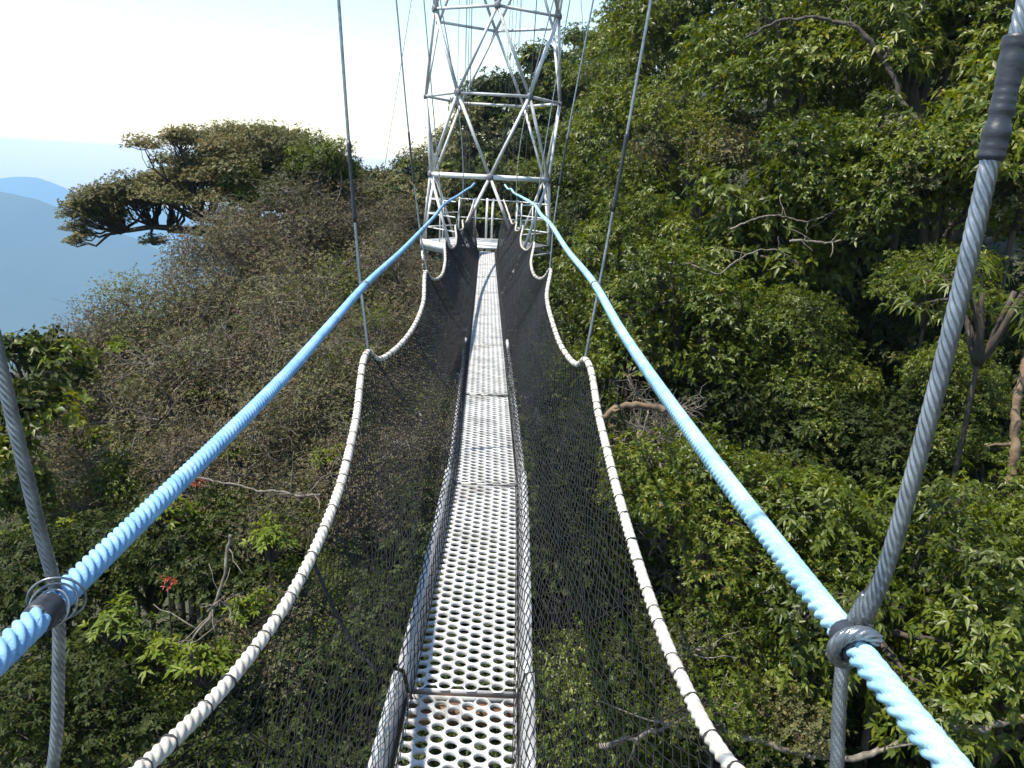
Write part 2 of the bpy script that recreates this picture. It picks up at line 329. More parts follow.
    ('broad', -6.30, 10.68, -2.14, 1.0, 321, 'broadleaf_shrub', 'shrub', 'sunlit broad-leaved shrub at the left edge above the nearest left hanger', None),
    ('broad', -7.34, 12.84, -1.94, 1.0, 96, 'broadleaf_shrub', 'shrub', 'broad-leaved shrub at the left edge, highest against the valley', None),
    ('dark', -5.09, 8.73, -3.45, 1.2, 91, 'understorey_shrub', 'shrub', 'dark shrub behind the knot of the nearest left hanger and blue rope', None),
    ('dark', -4.10, 7.02, -3.90, 1.0, 60, 'understorey_shrub', 'shrub', "shaded dark shrub at the bottom left beside the hanger's foot", None),
    ('dark', -4.27, 9.71, -3.53, 1.2, 119, 'understorey_shrub', 'shrub', 'dark shrub below the blue rope around the orange leaf tuft', None),
    ('dark', -2.93, 9.15, -3.47, 1.1, 275, 'understorey_shrub', 'shrub', 'dark shrub between the orange leaf tuft and the left white rope', None),
    ('brownC', -2.31, 9.73, -3.11, 1.1, 238, 'brown_shrub', 'shrub', 'twiggy brown shrub beside the left white border rope', None),
    ('dark', -2.65, 7.10, -4.15, 1.1, 242, 'understorey_shrub', 'shrub', 'dark shrub at the bottom edge left of the white border rope', None),
    ('dark', -3.85, 7.76, -4.20, 1.2, 15, 'understorey_shrub', 'shrub', 'dark shrub behind the bright plant at the bottom left', None),
    ('brownC', -1.94, 8.01, -3.68, 1.0, 288, 'brown_shrub', 'shrub', 'brown shrub behind the lower part of the left white rope', None),
    ('brownA', -1.48, 10.29, -2.82, 1.3, 266, 'brown_shrub', 'shrub', 'brown shrub seen through the middle of the left net', None),
    ('dark', -0.93, 8.01, -3.52, 1.1, 79, 'understorey_shrub', 'shrub', 'dark shrub seen through the lower left net', 'dark shrubs below the bridge'),
    ('dark', -1.79, 7.33, -4.32, 1.1, 215, 'understorey_shrub', 'shrub', 'dark shrub under the bottom of the left net', 'dark shrubs below the bridge'),
    ('dark', 0.06, 9.58, -3.30, 1.5, 260, 'understorey_shrub', 'shrub', 'dark shrub far below the deck, glimpsed through its holes', 'dark shrubs below the bridge'),
    ('dark', -0.00, 7.81, -4.13, 1.4, 19, 'understorey_shrub', 'shrub', 'dark shrub far below the deck, glimpsed through its holes', 'dark shrubs below the bridge'),
    ('roundolive', -8.87, 28.64, 0.87, 1.5, 26, 'far_tree', 'tree', "olive crown bulging from the top of the flat-topped tree's middle", None),
    ('roundolive', -7.02, 29.77, 1.55, 1.5, 79, 'far_tree', 'tree', 'olive crown highest on the left skyline, beside the bright green tree', None),
    ('leafyC', -4.31, 8.98, -3.16, 0.5, 2, 'leafy_shrub', 'shrub', 'small leafy shrub under the left blue rope, right of its nearest hanger knot', None),
    ('leafyC', -2.96, 7.31, -3.79, 0.5, 220, 'leafy_shrub', 'shrub', 'small leafy shrub below the bright plants at the bottom left', None),
    ('leafyF', -4.08, 7.68, -3.75, 0.45, 64, 'leafy_shrub', 'shrub', "small fine-leaved shrub right of the nearest left hanger's lower end", None),
    ('leafyF', -1.70, 8.54, -3.22, 0.5, 207, 'leafy_shrub', 'shrub', 'small fine-leaved shrub seen just inside the left white rope', None),
    ('leafyE', -6.10, 10.24, -2.98, 0.5, 281, 'leafy_shrub', 'shrub', 'small broad-leaved shrub behind the nearest left hanger, above the knot', None),
    ('brownC', -0.91, 12.63, -2.46, 1.2, 95, 'brown_shrub', 'shrub', "brown shrub seen through the left net in front of the tower's footing", None),
    ('brownA', -0.57, 11.08, -2.80, 1.2, 194, 'brown_shrub', 'shrub', 'brown shrub close outside the left side rail, halfway along the deck', None),
    ('brownB', -1.11, 15.13, -2.04, 1.2, 230, 'brown_shrub', 'shrub', 'brown shrub through the left net just this side of the tower legs', None),
    ('leafyC', 1.33, 13.97, -2.12, 1.2, 222, 'leafy_shrub', 'shrub', 'green shrub through the right net just this side of the tower legs', None),
    ('dark', 1.16, 10.78, -2.46, 1.3, 93, 'understorey_shrub', 'shrub', 'dark shrub close outside the right side rail, halfway along the deck', None),
    ('dead', 1.97, 10.65, -2.83, 1.1, 213, 'dry_shrub', 'shrub', 'grey dry shrub just outside the right white rope, beside the dead-twigged one', None),
    ('brownA', -6.72, 21.82, -1.12, 1.9, 83, 'brown_shrub', 'shrub', "brown shrub directly beneath the flat-topped tree's right half", None),
    ('roundolive', -7.86, 28.77, -0.44, 1.8, 228, 'far_tree', 'tree', "olive tree behind the flat-topped tree's right end", None),
    ('roundolive', -4.81, 27.85, 0.50, 1.5, 102, 'far_tree', 'tree', 'olive tree right behind the second left hanger at the skyline', None),
    ('leafyC', -5.85, 14.26, -2.61, 0.7, 116, 'leafy_shrub', 'shrub', 'small green shrub among the brown ones at the left of the slope', None),
    ('leafyC', -4.24, 16.18, -1.70, 0.7, 344, 'leafy_shrub', 'shrub', 'small green shrub amid the brown mass under the flat-topped tree', None),
    ('leafyC', -2.51, 17.53, -0.99, 0.7, 259, 'leafy_shrub', 'shrub', 'small green shrub beside the second left hanger above the blue rope', None),
    ('leafyA', -5.22, 11.41, -3.12, 0.7, 50, 'leafy_shrub', 'shrub', 'small green shrub below the reddish twiggy shrub at left', None),
    ('leafyA', -2.25, 13.29, -1.74, 0.6, 5, 'leafy_shrub', 'shrub', 'small green shrub where the second left hanger meets the white rope', None),
    ('leafyA', -3.47, 9.91, -3.02, 0.6, 33, 'leafy_shrub', 'shrub', 'small green shrub just below the level grey bare branch', None),
    ('rosette', -6.88, 15.08, -2.00, 0.34, 135, 'rosette_plant', 'plant', "small bright plant near the brown slope's outline against the valley", None),
    ('rosette', -3.92, 17.02, -1.20, 0.36, 321, 'rosette_plant', 'plant', 'small bright plant high in the brown shrubs under the skyline', None),
    ('rosette', -1.98, 10.07, -2.17, 0.28, 19, 'rosette_plant', 'plant', "small bright plant left of the white border rope's upper part", None),
    ('rosette', -5.81, 9.53, -3.28, 0.36, 40, 'rosette_plant', 'plant', "pale plant at the left edge above the blue rope's end", None),
    ('rosette', -2.41, 7.78, -3.06, 0.28, 45, 'rosette_plant', 'plant', 'bright plant between the grey forked branch and the white rope', None),
    ('rosette', -3.69, 7.51, -3.12, 0.36, 94, 'rosette_plant', 'plant', 'bright yellow-green plant right of the nearest left hanger knot', None),
    ('rosette', -3.20, 7.33, -3.34, 0.32, 325, 'rosette_plant', 'plant', 'green plant below the orange leaf tuft', None),
    ('rosette', -2.33, 8.34, -2.51, 0.34, 113, 'rosette_plant', 'plant', 'bright green tufted plant left of the white border rope', None),
    ('rosette', -2.67, 7.11, -3.29, 0.34, 216, 'rosette_plant', 'plant', 'leafy plant close left of the lower white border rope', None),
    ('rosette', -3.90, 9.38, -2.73, 0.34, 4, 'rosette_plant', 'plant', 'bright green plant just under the middle of the left blue rope', None),
    ('rosette', -5.33, 9.82, -3.26, 0.38, 284, 'rosette_plant', 'plant', 'pale green plant above the blue rope near the nearest left hanger', None),
    ('rosette', -4.47, 12.87, -2.16, 0.35, 201, 'rosette_plant', 'plant', 'small bright plant among the brown shrubs above the blue rope', None),
    ('rosette', -3.29, 10.50, -2.31, 0.3, 218, 'rosette_plant', 'plant', "small bright plant directly below the blue rope's middle", None),
    ('rosette', -6.05, 12.16, -2.77, 0.34, 343, 'rosette_plant', 'plant', 'small bright plant among brown twigs at the left', None),
    ('rosered', -3.30, 7.88, -2.83, 0.11, 205, 'red_leaf_tuft', 'plant', 'orange-red tuft of young leaves in the shade at lower left', None),
    ('rosered', -3.59, 9.66, -2.40, 0.12, 25, 'red_leaf_tuft', 'plant', 'orange-red tuft of young leaves under the left blue rope', None),
]
RIDGE_NEAR = [(-3854.19, 2825.56, -124.89), (-2875.38, 2763.14, -199.49), (-2228.67, 2755.89, -118.37), (-1773.8, 2738.03, -110.26), (-1577.48, 2722.25, -137.74), (-1462.82, 2712.21, -156.91), (-1380.74, 2703.99, -174.64), (-1225.61, 2683.71, -226.32), (-1050.33, 2658.71, -292.67), (-819.75, 2631.23, -359.28), (-491.85, 2600.8, -420.78), (-1.05, 2561.34, -489.49)]
RIDGE_FAR = [(-9005.94, 5690.37, -319.42), (-6405.1, 5578.89, -308.98), (-4785.86, 5546.33, -161.12), (-3939.06, 5501.03, -192.27), (-3482.37, 5472.45, -224.99), (-3158.8, 5467.59, -189.14), (-3016.9, 5468.22, -162.81), (-2846.54, 5453.22, -191.65), (-2668.0, 5428.13, -257.84), (-2439.24, 5411.36, -283.62), (-1982.0, 5379.48, -328.9), (-1196.44, 5314.7, -445.11), (110.97, 5217.72, -596.91)]
LIMBS = {'arch_dark': [(8.57, 14.13, 2.12), (7.91, 14.39, 2.59), (7.24, 14.65, 3.08), (6.9, 14.99, 3.93), (6.38, 15.27, 4.52), (5.84, 15.53, 4.65), (5.04, 15.85, 4.56), (4.47, 16.01, 4.27)], 'arch_dark2': [(6.9, 14.99, 3.93), (7.14, 15.12, 4.45), (7.56, 15.21, 4.91), (7.71, 15.37, 5.52)], 'pale1': [(2.86, 12.87, 0.29), (3.26, 12.87, 0.35), (3.67, 12.83, 0.27), (4.14, 12.89, 0.56), (4.62, 12.89, 0.66), (5.03, 12.83, 0.49)], 'pale2': [(3.91, 13.1, 0.93), (4.55, 13.14, 1.2), (5.04, 13.1, 1.11), (5.69, 13.1, 1.26)], 'pale3': [(4.82, 12.83, 0.83), (5.46, 12.79, 0.79), (6.09, 12.81, 0.98)], 'low1': [(1.88, 5.89, -2.86), (2.23, 5.85, -2.97), (2.76, 5.79, -3.11), (3.27, 5.76, -3.12), (3.79, 5.78, -2.97), (4.21, 5.79, -2.86), (4.72, 5.8, -2.73)], 'low2': [(1.13, 5.94, -3.18), (1.57, 5.95, -3.07), (1.91, 5.97, -2.92), (2.12, 6.0, -2.79)], 'low3': [(1.83, 6.46, -2.65), (2.0, 6.47, -2.6), (2.2, 6.49, -2.5)], 'stub': [(1.49, 9.33, -1.21), (1.62, 9.37, -1.06), (1.92, 9.37, -1.02), (2.2, 9.33, -1.1)], 'stubv': [(2.03, 9.34, -1.11), (1.97, 9.25, -1.45), (1.92, 9.13, -1.93)], 'edge': [(6.33, 8.6, -2.04), (6.34, 8.84, -1.12), (6.37, 8.95, -0.66), (6.45, 9.16, 0.15)], 'grey1': [(-3.13, 7.4, -3.44), (-2.94, 7.45, -3.23), (-2.76, 7.52, -2.92), (-2.7, 7.6, -2.62), (-2.65, 7.69, -2.26)], 'grey2': [(-2.76, 7.52, -2.92), (-2.59, 7.55, -2.81), (-2.45, 7.48, -3.06)], 'grey3': [(-3.47, 9.3, -2.19), (-2.93, 9.27, -2.2), (-2.31, 9.25, -2.2), (-1.95, 9.24, -2.15)]}
# ------------------------------------------------------------------ the bridge
BR = empty('suspension_footbridge', (0, 0, 0))
tag(BR, 'narrow suspension footbridge with perforated metal deck, black side nets and blue rope handrails', 'footbridge')

def xc(y):                                            # the deck bows a little to the left near the viewer
    t = np.clip((4.3 - np.asarray(y, float)) / 2.1, 0, 1.35)
    return -.072 * t ** 1.35

L0, PL = 2.217 - 2 * 1.785, 1.785
joints = [L0 + k * PL for k in range(11)] + [17.22]
CA, CB = .0427, .0493
HW = .166

def deck_panel_mesh(length, seed):
    """perforated plank: hexagonal cells, each with a raised rim and a real hole"""
    mb = MB(); rng = np.random.default_rng(seed)
    RH = CB / math.sqrt(3); n = 12
    th = np.arange(n) * 2 * math.pi / n
    hexr = np.cos(math.pi/6) / np.cos((th % (math.pi/3)) - math.pi/6) * RH
    rows = int((length - .02) / CB)
    for i in range(-4, 4):
        cx = (i + .5) * CA
        for j in range(rows):
            cy = (j + .5 + (.25 if i % 2 else -.25)) * CB + .012
            zz = rng.normal(0, .0006)
            rings = [(hexr * .997, 0.0), (np.full(n, .0216), .0035 + zz), (np.full(n, .0200), .0022 + zz), (np.full(n, .0190), -.003), (np.full(n, .0192), -.008)]
            V = np.concatenate([np.stack([cx + r*np.cos(th), cy + r*np.sin(th), np.full(n, z)], 1) for r, z in rings])
            F = []
            for k in range(len(rings)-1):
                for a in range(n):
                    b = (a+1) % n
                    F.append([k*n+a, k*n+b, (k+1)*n+b, (k+1)*n+a])
            V[:, 0] = np.clip(V[:, 0], -HW, HW)
            mb.add(V, F)
    for s in (-1, 1):                                    # folded long edges
        mb.box((s*(HW+.002), length/2, -.014), (.004, length-.02, .034))
    for y in (.008, length-.009):
        mb.box((0, y, -.012), (2*HW-.004, .004, .022))
    return mb.mesh('deck_panel', M['deck'])

panel_mesh = [deck_panel_mesh(PL - .024, s) for s in (1, 2)]
rs = random.Random(4)
for k in range(len(joints)-1):
    a, b = joints[k], joints[k+1]
    if b - a < 1.2:
        me = deck_panel_mesh(b - a - .01, 7)
    else:
        me = panel_mesh[k % 2]
    o = link(bpy.data.objects.new('deck_panel', me), BR)
    xa, xb = float(xc(a)), float(xc(b))
    o.location = (xa + rs.uniform(-.003, .003), a + .012, rs.uniform(-.004, .004))
    o.rotation_euler = (rs.uniform(-.002, .002), rs.uniform(-.012, .012), -math.atan2(xb-xa, b-a))
for a in joints:
    mb = MB()
    x0 = float(xc(a))
    mb.box((x0, a, -.062), (.40, .085, .05))
    o = mb.build('crossbeam', M['wood'], BR)
    o.rotation_euler = (0, 0, 0)

def RAIL(y):
    return (.035, .012, .012) if y > 7.3 else (.066, .020, .018) if y > 3.9 else (.078, .022, .024)

# side rails: a sloping plate with a top flange on either side of the deck
for s in (-1, 1):
    for k in range(len(joints)-1):
        a, b = joints[k] + .004, joints[k+1] - .004
        far = a > 7.3
        h, w, fl = RAIL(a)
        mb = MB()
        ys = np.linspace(a, b, 7)
        jx = rs.uniform(-.006, .006); jz = rs.uniform(-.006, .004)
        prof = [(HW+.007, -.03), (HW+.007+w, h), (HW+.007+w+fl, h+.006), (HW+.007+w+fl, h-.026), (HW+.004+w+fl, h-.026),
                (HW+.004+w+fl, h+.002), (HW+.004+w, h-.004), (HW+.0035, -.03)]
        n = len(prof)
        V = np.array([[float(xc(y)) + s*(px + jx), y, pz + jz] for y in ys for px, pz in prof])
        F = []
        for i in range(len(ys)-1):
            for j in range(n):
                q = [i*n+j, i*n+(j+1) % n, (i+1)*n+(j+1) % n, (i+1)*n+j]
                F.append(q if s > 0 else q[::-1])
        mb.add(V, F)
        mb.build('side_rail', M['rail'], BR)

# white border ropes of the nets (peaks where the hanger cables hold them)
WR = [(.60,-2.4,.66),(.56,-.8,.50),(.50,.3,.55),(.52,.99,.60),(.470,1.36,.475),(.462,1.75,.425),(.459,2.1,.430),(.461,2.67,.487),(.483,3.4,.560),(.520,4.32,.632),
      (.505,4.50,.56),(.470,5.0,.535),(.462,5.7,.56),(.480,6.7,.63),(.572,7.68,.745),(.548,7.85,.66),(.505,8.6,.56),(.515,9.8,.58),(.605,11.04,.725),
      (.575,11.25,.63),(.52,12.2,.55),(.54,13.5,.60),(.600,14.4,.745),(.56,14.6,.66),(.51,15.1,.62),(.535,15.8,.73),(.49,16.0,.68),(.46,16.4,.70),(.40,16.75,.86),(.30,17.15,1.10)]
WL = [(-.72,-2.4,.62),(-.70,-.8,.48),(-.70,.3,.50),(-.71,.99,.56),(-.672,1.34,.462),(-.632,1.7,.392),(-.582,2.1,.392),(-.560,2.67,.442),(-.605,3.4,.495),(-.676,4.32,.622),
      (-.655,4.5,.54),(-.604,5.0,.49),(-.555,5.6,.50),(-.550,6.6,.54),(-.600,7.68,.668),(-.575,7.85,.59),(-.52,8.6,.51),(-.53,9.8,.54),(-.588,11.04,.685),
      (-.56,11.25,.60),(-.51,12.2,.52),(-.53,13.5,.56),(-.577,14.4,.692),(-.54,14.6,.61),(-.47,15.1,.60),(-.495,15.8,.71),(-.46,16.0,.66),(-.43,16.4,.68),(-.37,16.75,.84),(-.31,17.15,1.07)]
def camdist(p): return math.hypot(p[0], p[1]) if p[1] > 0 else 1.5
def rope_step(p): return max(.0042, .0018 * camdist(p))
for s, pts in ((1, WR), (-1, WL)):
    C = catmull(pts, rope_step)
    mb = MB()
    mb.sweep(C, .0180, 34, lobes=3, depth=.40, lay=.10, mat=0)
    seg = np.r_[0, np.cumsum(np.linalg.norm(np.diff(C, axis=0), axis=1))]
    d = .05
    while d < seg[-1]:                                   # black cord lashed round the rope and the net's edge
        p = np.array([np.interp(d, seg, C[:, k]) for k in range(3)])
        q = np.array([np.interp(d+.012, seg, C[:, k]) for k in range(3)])
        t = (q-p)/np.linalg.norm(q-p)
        u = np.cross(t, (0, 0, 1)); u /= np.linalg.norm(u); w = np.cross(u, t)
        tilt = rs.uniform(-.5, .5)
        th = np.linspace(0, 2*math.pi, 11)
        ring = p + .0192*(np.cos(th)[:, None]*u + np.sin(th)[:, None]*w) + (tilt*.012*np.sin(th + rs.uniform(0, 6)))[:, None]*t
        mb.sweep(ring, .0014 + rs.uniform(0, .0016)*rs.random(), 5, mat=1, caps=False)
        d += rs.uniform(.06, .17)
    o = mb.build('net_border_rope', [M['white_rope'], M['lash']], BR, smooth=True)
    tag(o, 'off-white twisted rope lashed along the top of the %s net' % ('right' if s > 0 else 'left'))

# nets: long meshes stretched along the bridge, from the deck edge over the rail to the border rope
def net_point(s, C, y, t):
    y = np.asarray(y, float); t = np.asarray(t, float)
    wx = np.interp(y, C[:, 1], C[:, 0]); wz = np.interp(y, C[:, 1], C[:, 2]); x0 = xc(y)
    k = np.clip((y-7.0)/.8, 0, 1)
    h = .080*(1-k)+.035*k; w = .024*(1-k)+.012*k; fl = .026*(1-k)+.012*k
    tk = [0, .10, .17, 1.0]
    fx = [x0+s*(HW-.006), x0+s*(HW+.003+w*.9), x0+s*(HW+.010+w+fl), wx]
    fz = [np.full_like(y, .012), h*.98, h+.014, wz]
    X = np.empty_like(y); Z = np.empty_like(y)
    for q in range(3):
        m = (t >= tk[q]) & (t <= tk[q+1])
        a_ = (t[m]-tk[q])/(tk[q+1]-tk[q])
        X[m] = (1-a_)*fx[q][m] + a_*fx[q+1][m]; Z[m] = (1-a_)*fz[q][m] + a_*fz[q+1][m]
        if q == 2: Z[m] -= .06*np.sin(math.pi*a_)*np.where(y[m] < 12, 1, .5)
    return np.stack([X, y, Z], 1)

for s, pts in ((1, WR), (-1, WL)):
    C = catmull(pts, None)
    C = C[np.argsort(C[:, 1])]
    rng = np.random.default_rng(11 + s)
    mb = MB()
    NT, MESH = 54, .042
    ys = np.arange(.25, 17.12, MESH)
    n = len(ys); par = np.arange(n) % 2
    warp = sum(a*np.sin(ys*f + ph) for a, f, ph in ((.012, 1.9, s), (.009, 4.3, 2*s+1), (.006, 9.1, 3)))
    for i in range(NT + 1):
        tri = np.where((par + i) % 2 == 0, .5, -.5)
        t = (i + tri*.98)/NT + rng.normal(0, .0030, n)
        mid = math.sin(math.pi*min(1, i/NT))
        t = np.clip(t + warp*mid*1.6, 0, 1)
        yy = ys + rng.normal(0, .006, n) + .03*mid*np.sin(i*.9 + ys*.7)
        if i in (0, NT): t = np.full(n, 0.0 if i == 0 else 1.0)
        mb.sweep(net_point(s, C, yy, t), .0014 + .0022*np.clip((ys-2.0)/6, 0, 1), 4, caps=False)
    # slack cords from the border rope into the net
    for y in np.arange(.5, 17, .55):
        tt = np.linspace(1, .62, 6)
        mb.sweep(net_point(s, C, y + (1-tt)*rng.uniform(.15, .5), tt), .0019, 4, caps=False)
    o = mb.build('side_net', M['net'], BR)
    # dark cord lacing two lengths of net together
    for yl, sl in ((2.25, .15), (5.6, .12), (9.2, .1)) if s < 0 else ((5.9, .1), (9.2, .1)):
        yy = yl + sl*np.linspace(-.5, .5, 12)
        x0 = float(xc(yl)); tt = np.linspace(0, 1, 12)
        wx = np.interp(yy, C[:, 1], C[:, 0]); wz = np.interp(yy, C[:, 1], C[:, 2])
        X = (1-tt)*(x0+s*.26)+tt*wx + s*.004; Z = (1-tt)*.095+tt*wz-.05*np.sin(math.pi*tt)
        mb = MB(); mb.sweep(np.stack([X, yy, Z], 1), .0065 if s < 0 else .004, 6)
        mb.build('net_lacing', M['lash'], BR, smooth=True)

def unit3(v): return v/(np.linalg.norm(v)+1e-9)
# blue handrail ropes
HR = [(.60,-3.0,1.02),(.56,-.6,.955),(.512,.72,.953),(.477,.99,.985),(.500,2.2,.975),(.523,3.3,.995),(.548,4.35,1.045),(.553,6.0,1.085),(.560,7.71,1.165),(.575,9.4,1.18),(.600,11.07,1.225),(.50,13.4,1.27),(.425,14.9,1.30),(.40,15.5,1.345),(.36,16.2,1.335),(.31,17.0,1.40)]
HL = [(-.62,-3.0,1.04),(-.60,-.6,1.02),(-.625,.72,1.015),(-.641,.99,.994),(-.672,2.4,.955),(-.690,3.3,.962),(-.701,4.35,.984),(-.680,6.0,1.01),(-.655,7.71,1.061),(-.645,9.4,1.10),(-.632,11.07,1.165),(-.52,13.6,1.24),(-.42,15.4,1.31),(-.37,16.3,1.335),(-.32,17.0,1.40)]
rails = {}
for s, pts in ((1, HR), (-1, HL)):
    C = catmull(pts, rope_step)
    mb = MB(); mb.sweep(C, .0205 if s > 0 else .0195, 44, lobes=5, depth=.62, lay=.112)
    # stray fibres
    rng = np.random.default_rng(5)
    for q in range(900):
        i = int(rng.uniform(0, len(C)-2)); p = C[i]
        if p[1] < .3 or p[1] > 6: continue
        d = rng.normal(0, 1, 3)
        t = C[i+1]-p; t /= np.linalg.norm(t)
        d = unit3(d - t*np.dot(d, t)); a = p + d*.0165; b = a + d*rng.uniform(.002, .009) + t*rng.uniform(-.022, .03)
        mb.sweep([a, b], [.00045, .0002], 3, caps=False)
    o = mb.build('handrail_rope', M['blue_lit'] if s > 0 else M['blue'], BR, smooth=True)
    tag(o, 'right blue twisted handrail rope, strong sunlight put into its paler colour' if s > 0 else 'left blue twisted handrail rope, coloured deeper as the less sunlit one')
    rails[s] = (o, C)

def along(C, y):
    i = int(np.argmin(np.abs(C[:, 1]-y))); return i, C[i]

# main cables high above, out of which the hangers drop
def main_pt(s, y): return np.array([s*(1.05 + .03*(y+1)), y, 4.3 + .02*(y+1)**2])
for s in (-1, 1):
    C = np.array([main_pt(s, y) for y in np.linspace(-6, 18.2, 50)])
    mb = MB(); mb.sweep(C, .02, 12, lobes=6, depth=.645, lay=.2)
    mb.build('main_cable', M['wire'], BR, smooth=True)

def hanger(s, y, path, r, tapes=(), wrap=True):
    fine = .0025 if y < 2 else .03
    C = catmull(path, fine)
    mb = MB(); mb.sweep(C, r, 84 if y < 2 else 8, lobes=7 if y < 2 else 0, depth=.68, lay=r*9)
    o = mb.build('hanger_cable', M['wire'], BR, smooth=True)
    for z0, z1, k in tapes:
        seg = C[(C[:, 2] >= z0) & (C[:, 2] <= z1)]
        if len(seg) < 3: continue
        q_ = np.linspace(0, 1, len(seg)); rr = r*k*(1 + .10*np.sin(q_*7+1) + .05*np.sin(q_*17+2*np.sin(q_*9)) + .025*np.sin(q_*61+3*np.sin(q_*13)))
        rr[0] *= .8; rr[-1] *= .8
        mb = MB(); mb.sweep(seg, rr, 14)
        mb.build('tape_wrap', M['tape'], o, smooth=True)
    if wrap:
        i, p = along(rails[s][1], y)
        t = rails[s][1][i+1]-rails[s][1][i-1]; t /= np.linalg.norm(t)
        u = np.cross(t, (0, 0, 1)); u /= np.linalg.norm(u); w = np.cross(u, t)
        if y > 2:
            mb = MB()
            th = np.linspace(0, 2*math.pi*2, 26)
            mb.sweep(p + .0215*(np.cos(th)[:, None]*u + np.sin(th)[:, None]*w) + (np.linspace(-.012, .012, 26))[:, None]*t, .0035, 6)
            mb.build('wire_loop', M['thin_wire'], o, smooth=True)
    return o

# nearest hangers
hR = hanger(1, .99, [(.79,.99,4.30),(.70,.99,3.3),(.60,.99,2.36),(.560,.99,1.98),(.546,.99,1.79),(.540,.985,1.70),(.527,.98,1.42),(.512,.985,1.18),(.503,.992,1.07),(.497,1.0,1.022)], .0116, [(1.645, 1.79, 1.28)])
C = rails[1][1]; i, p = along(C, .99)
t = C[i+2]-C[i-2]; t /= np.linalg.norm(t); u = np.cross(t, (0,0,1)); u /= np.linalg.norm(u); w = np.cross(u, t)
th = np.linspace(.9, -2*math.pi*.92, 70)               # the cable's end turned round the handrail
ringp = p + .0305*(np.cos(th)[:, None]*u + np.sin(th)[:, None]*w) + (np.linspace(.012, -.030, 70))[:, None]*t
eye = catmull(np.vstack([[(.512,.988,1.14), (.503,.994,1.075)], ringp[::6]]), .003)
mb = MB(); mb.sweep(eye, .0105, 84, lobes=7, depth=.68, lay=.09)
mb.build('cable_eye', M['wire'], hR, smooth=True)
mb = MB(); mb.sweep(catmull([(.499,1.008,1.05),(.487,1.014,1.0),(.484,1.016,.95),(.484,1.01,.90),(.487,1.0,.83),(.490,.99,.77),(.505,.99,.62)], .004), .0105, 84, lobes=7, depth=.68, lay=.09)
mb.build('cable_tail', M['wire'], hR, smooth=True)
mb = MB(); mb.sweep(C[i-6:i+7], [.0205]+[.0225]*3+[.0235]*5+[.0225]*3+[.0205], 14)
mb.build('tape_sleeve', M['tape'], rails[1][0], smooth=True)

hL = hanger(-1, .99, [(-.92,.99,4.30),(-.80,.99,2.9),(-.72,.99,2.0),(-.690,.99,1.60),(-.668,1.0,1.325),(-.650,1.015,1.10),(-.643,1.026,.994),(-.648,1.02,.88),(-.657,1.0,.744),(-.705,.99,.58)], .0088, [])
C = rails[-1][1]; i, p = along(C, .99)
t = C[i+2]-C[i-2]; t /= np.linalg.norm(t); u = np.cross(t, (0,0,1)); u /= np.linalg.norm(u); w = np.cross(u, t)
for k, (r_, dt) in enumerate(((.0225, 0), (.025, .007), (.031, .016))):
    th = np.linspace(0, 2*math.pi, 40)
    q = p + (r_*(1+.1*math.sin(k)))*(np.cos(th)[:, None]*u + np.sin(th)[:, None]*w) + (dt + .012*np.sin(th+k))[:, None]*t + np.array([.004, .012, .003*k])
    mb = MB(); mb.sweep(q, .0018, 7, caps=False)
    mb.build('wire_loop', M['wire'], hL, smooth=True)
mb = MB(); mb.sweep(C[i-5:i+6], [.0195]+[.0215]*9+[.0195], 14)
mb.build('tape_sleeve', M['tape'], rails[-1][0], smooth=True)

def up(s, y, a, b):        # b is low, a is high: carry the line on up to the main cable
    a = np.array(a, float); b = np.array(b, float); d = (a-b)/(a[2]-b[2])
    zt = main_pt(s, y)[2]
    return b + d*(zt-b[2])
for s, y, a, b, foot, r, tapes in (
    (-1, 4.35, (-.823,4.35,2.397), (-.701,4.35,.984), WL[9], .0085, [(1.30, 1.74, 1.25)]),
    (1, 4.35, (.701,4.35,2.486), (.548,4.35,1.045), WR[9], .0085, [(1.42, 1.86, 1.2)]),
    (-1, 7.71, (-.917,7.71,3.042), (-.655,7.71,1.061), WL[14], .0075, [(1.45, 1.95, 1.3)]),
    (1, 7.71, (.796,7.71,3.142), (.560,7.71,1.165), WR[14], .0075, [(1.5, 2.0, 1.3)]),
    (-1, 11.07, (-.947,11.07,3.69), (-.632,11.07,1.165), WL[18], .0075, []),
    (1, 11.07, (.879,11.07,3.796), (.60,11.07,1.225), WR[18], .0075, []),
    (-1, 14.43, (-.95,14.43,4.2), (-.45,14.43,1.28), WL[22], .009, []),
    (1, 14.43, (.88,14.43,4.2), (.44,14.43,1.28), WR[22], .009, [])):
    t = up(s, y, a, b)
    b = np.array(b); bb = b + np.array([s*.024, 0, 0])
    hanger(s, y, [t, (t+bb)/2, bb, (bb*.5+np.array(foot)*.5), foot], r, tapes)

# ------------------------------------------------------------------ the tower
TY, TZ, TS, TR = 19.67, -.20, 1.735, 1.56
TW = empty('lattice_tower', (0, TY, TZ - 6*TS))
tag(TW, 'grey tubular steel lattice tower with a railed platform where the footbridge ends', 'tower')
def tloc(p): return (p[0], p[1]-TY, p[2]-(TZ-6*TS))
def ringv(k, j):
    a = rad(60*j) + (rad(30) if k % 2 else 0)
    return np.array([TR*math.cos(a), TY + TR*math.sin(a), TZ + TS*k])
def tpart(name, mb, m, smooth=False):
    # geometry is given in world space; shift into the tower's own space
    for q in range(len(mb.v)): mb.v[q] = mb.v[q] - np.array([0, TY, TZ-6*TS])
    return mb.build(name, m, TW, smooth)
for k in range(-6, 8):
    for j in range(6):
        mb = MB(); mb.tube(ringv(k, j), ringv(k, j+1), .033 if k != 1 else .054, 12)
        tpart('ring_bar', mb, M['galv'] if k != 1 else M['white_paint'], True)
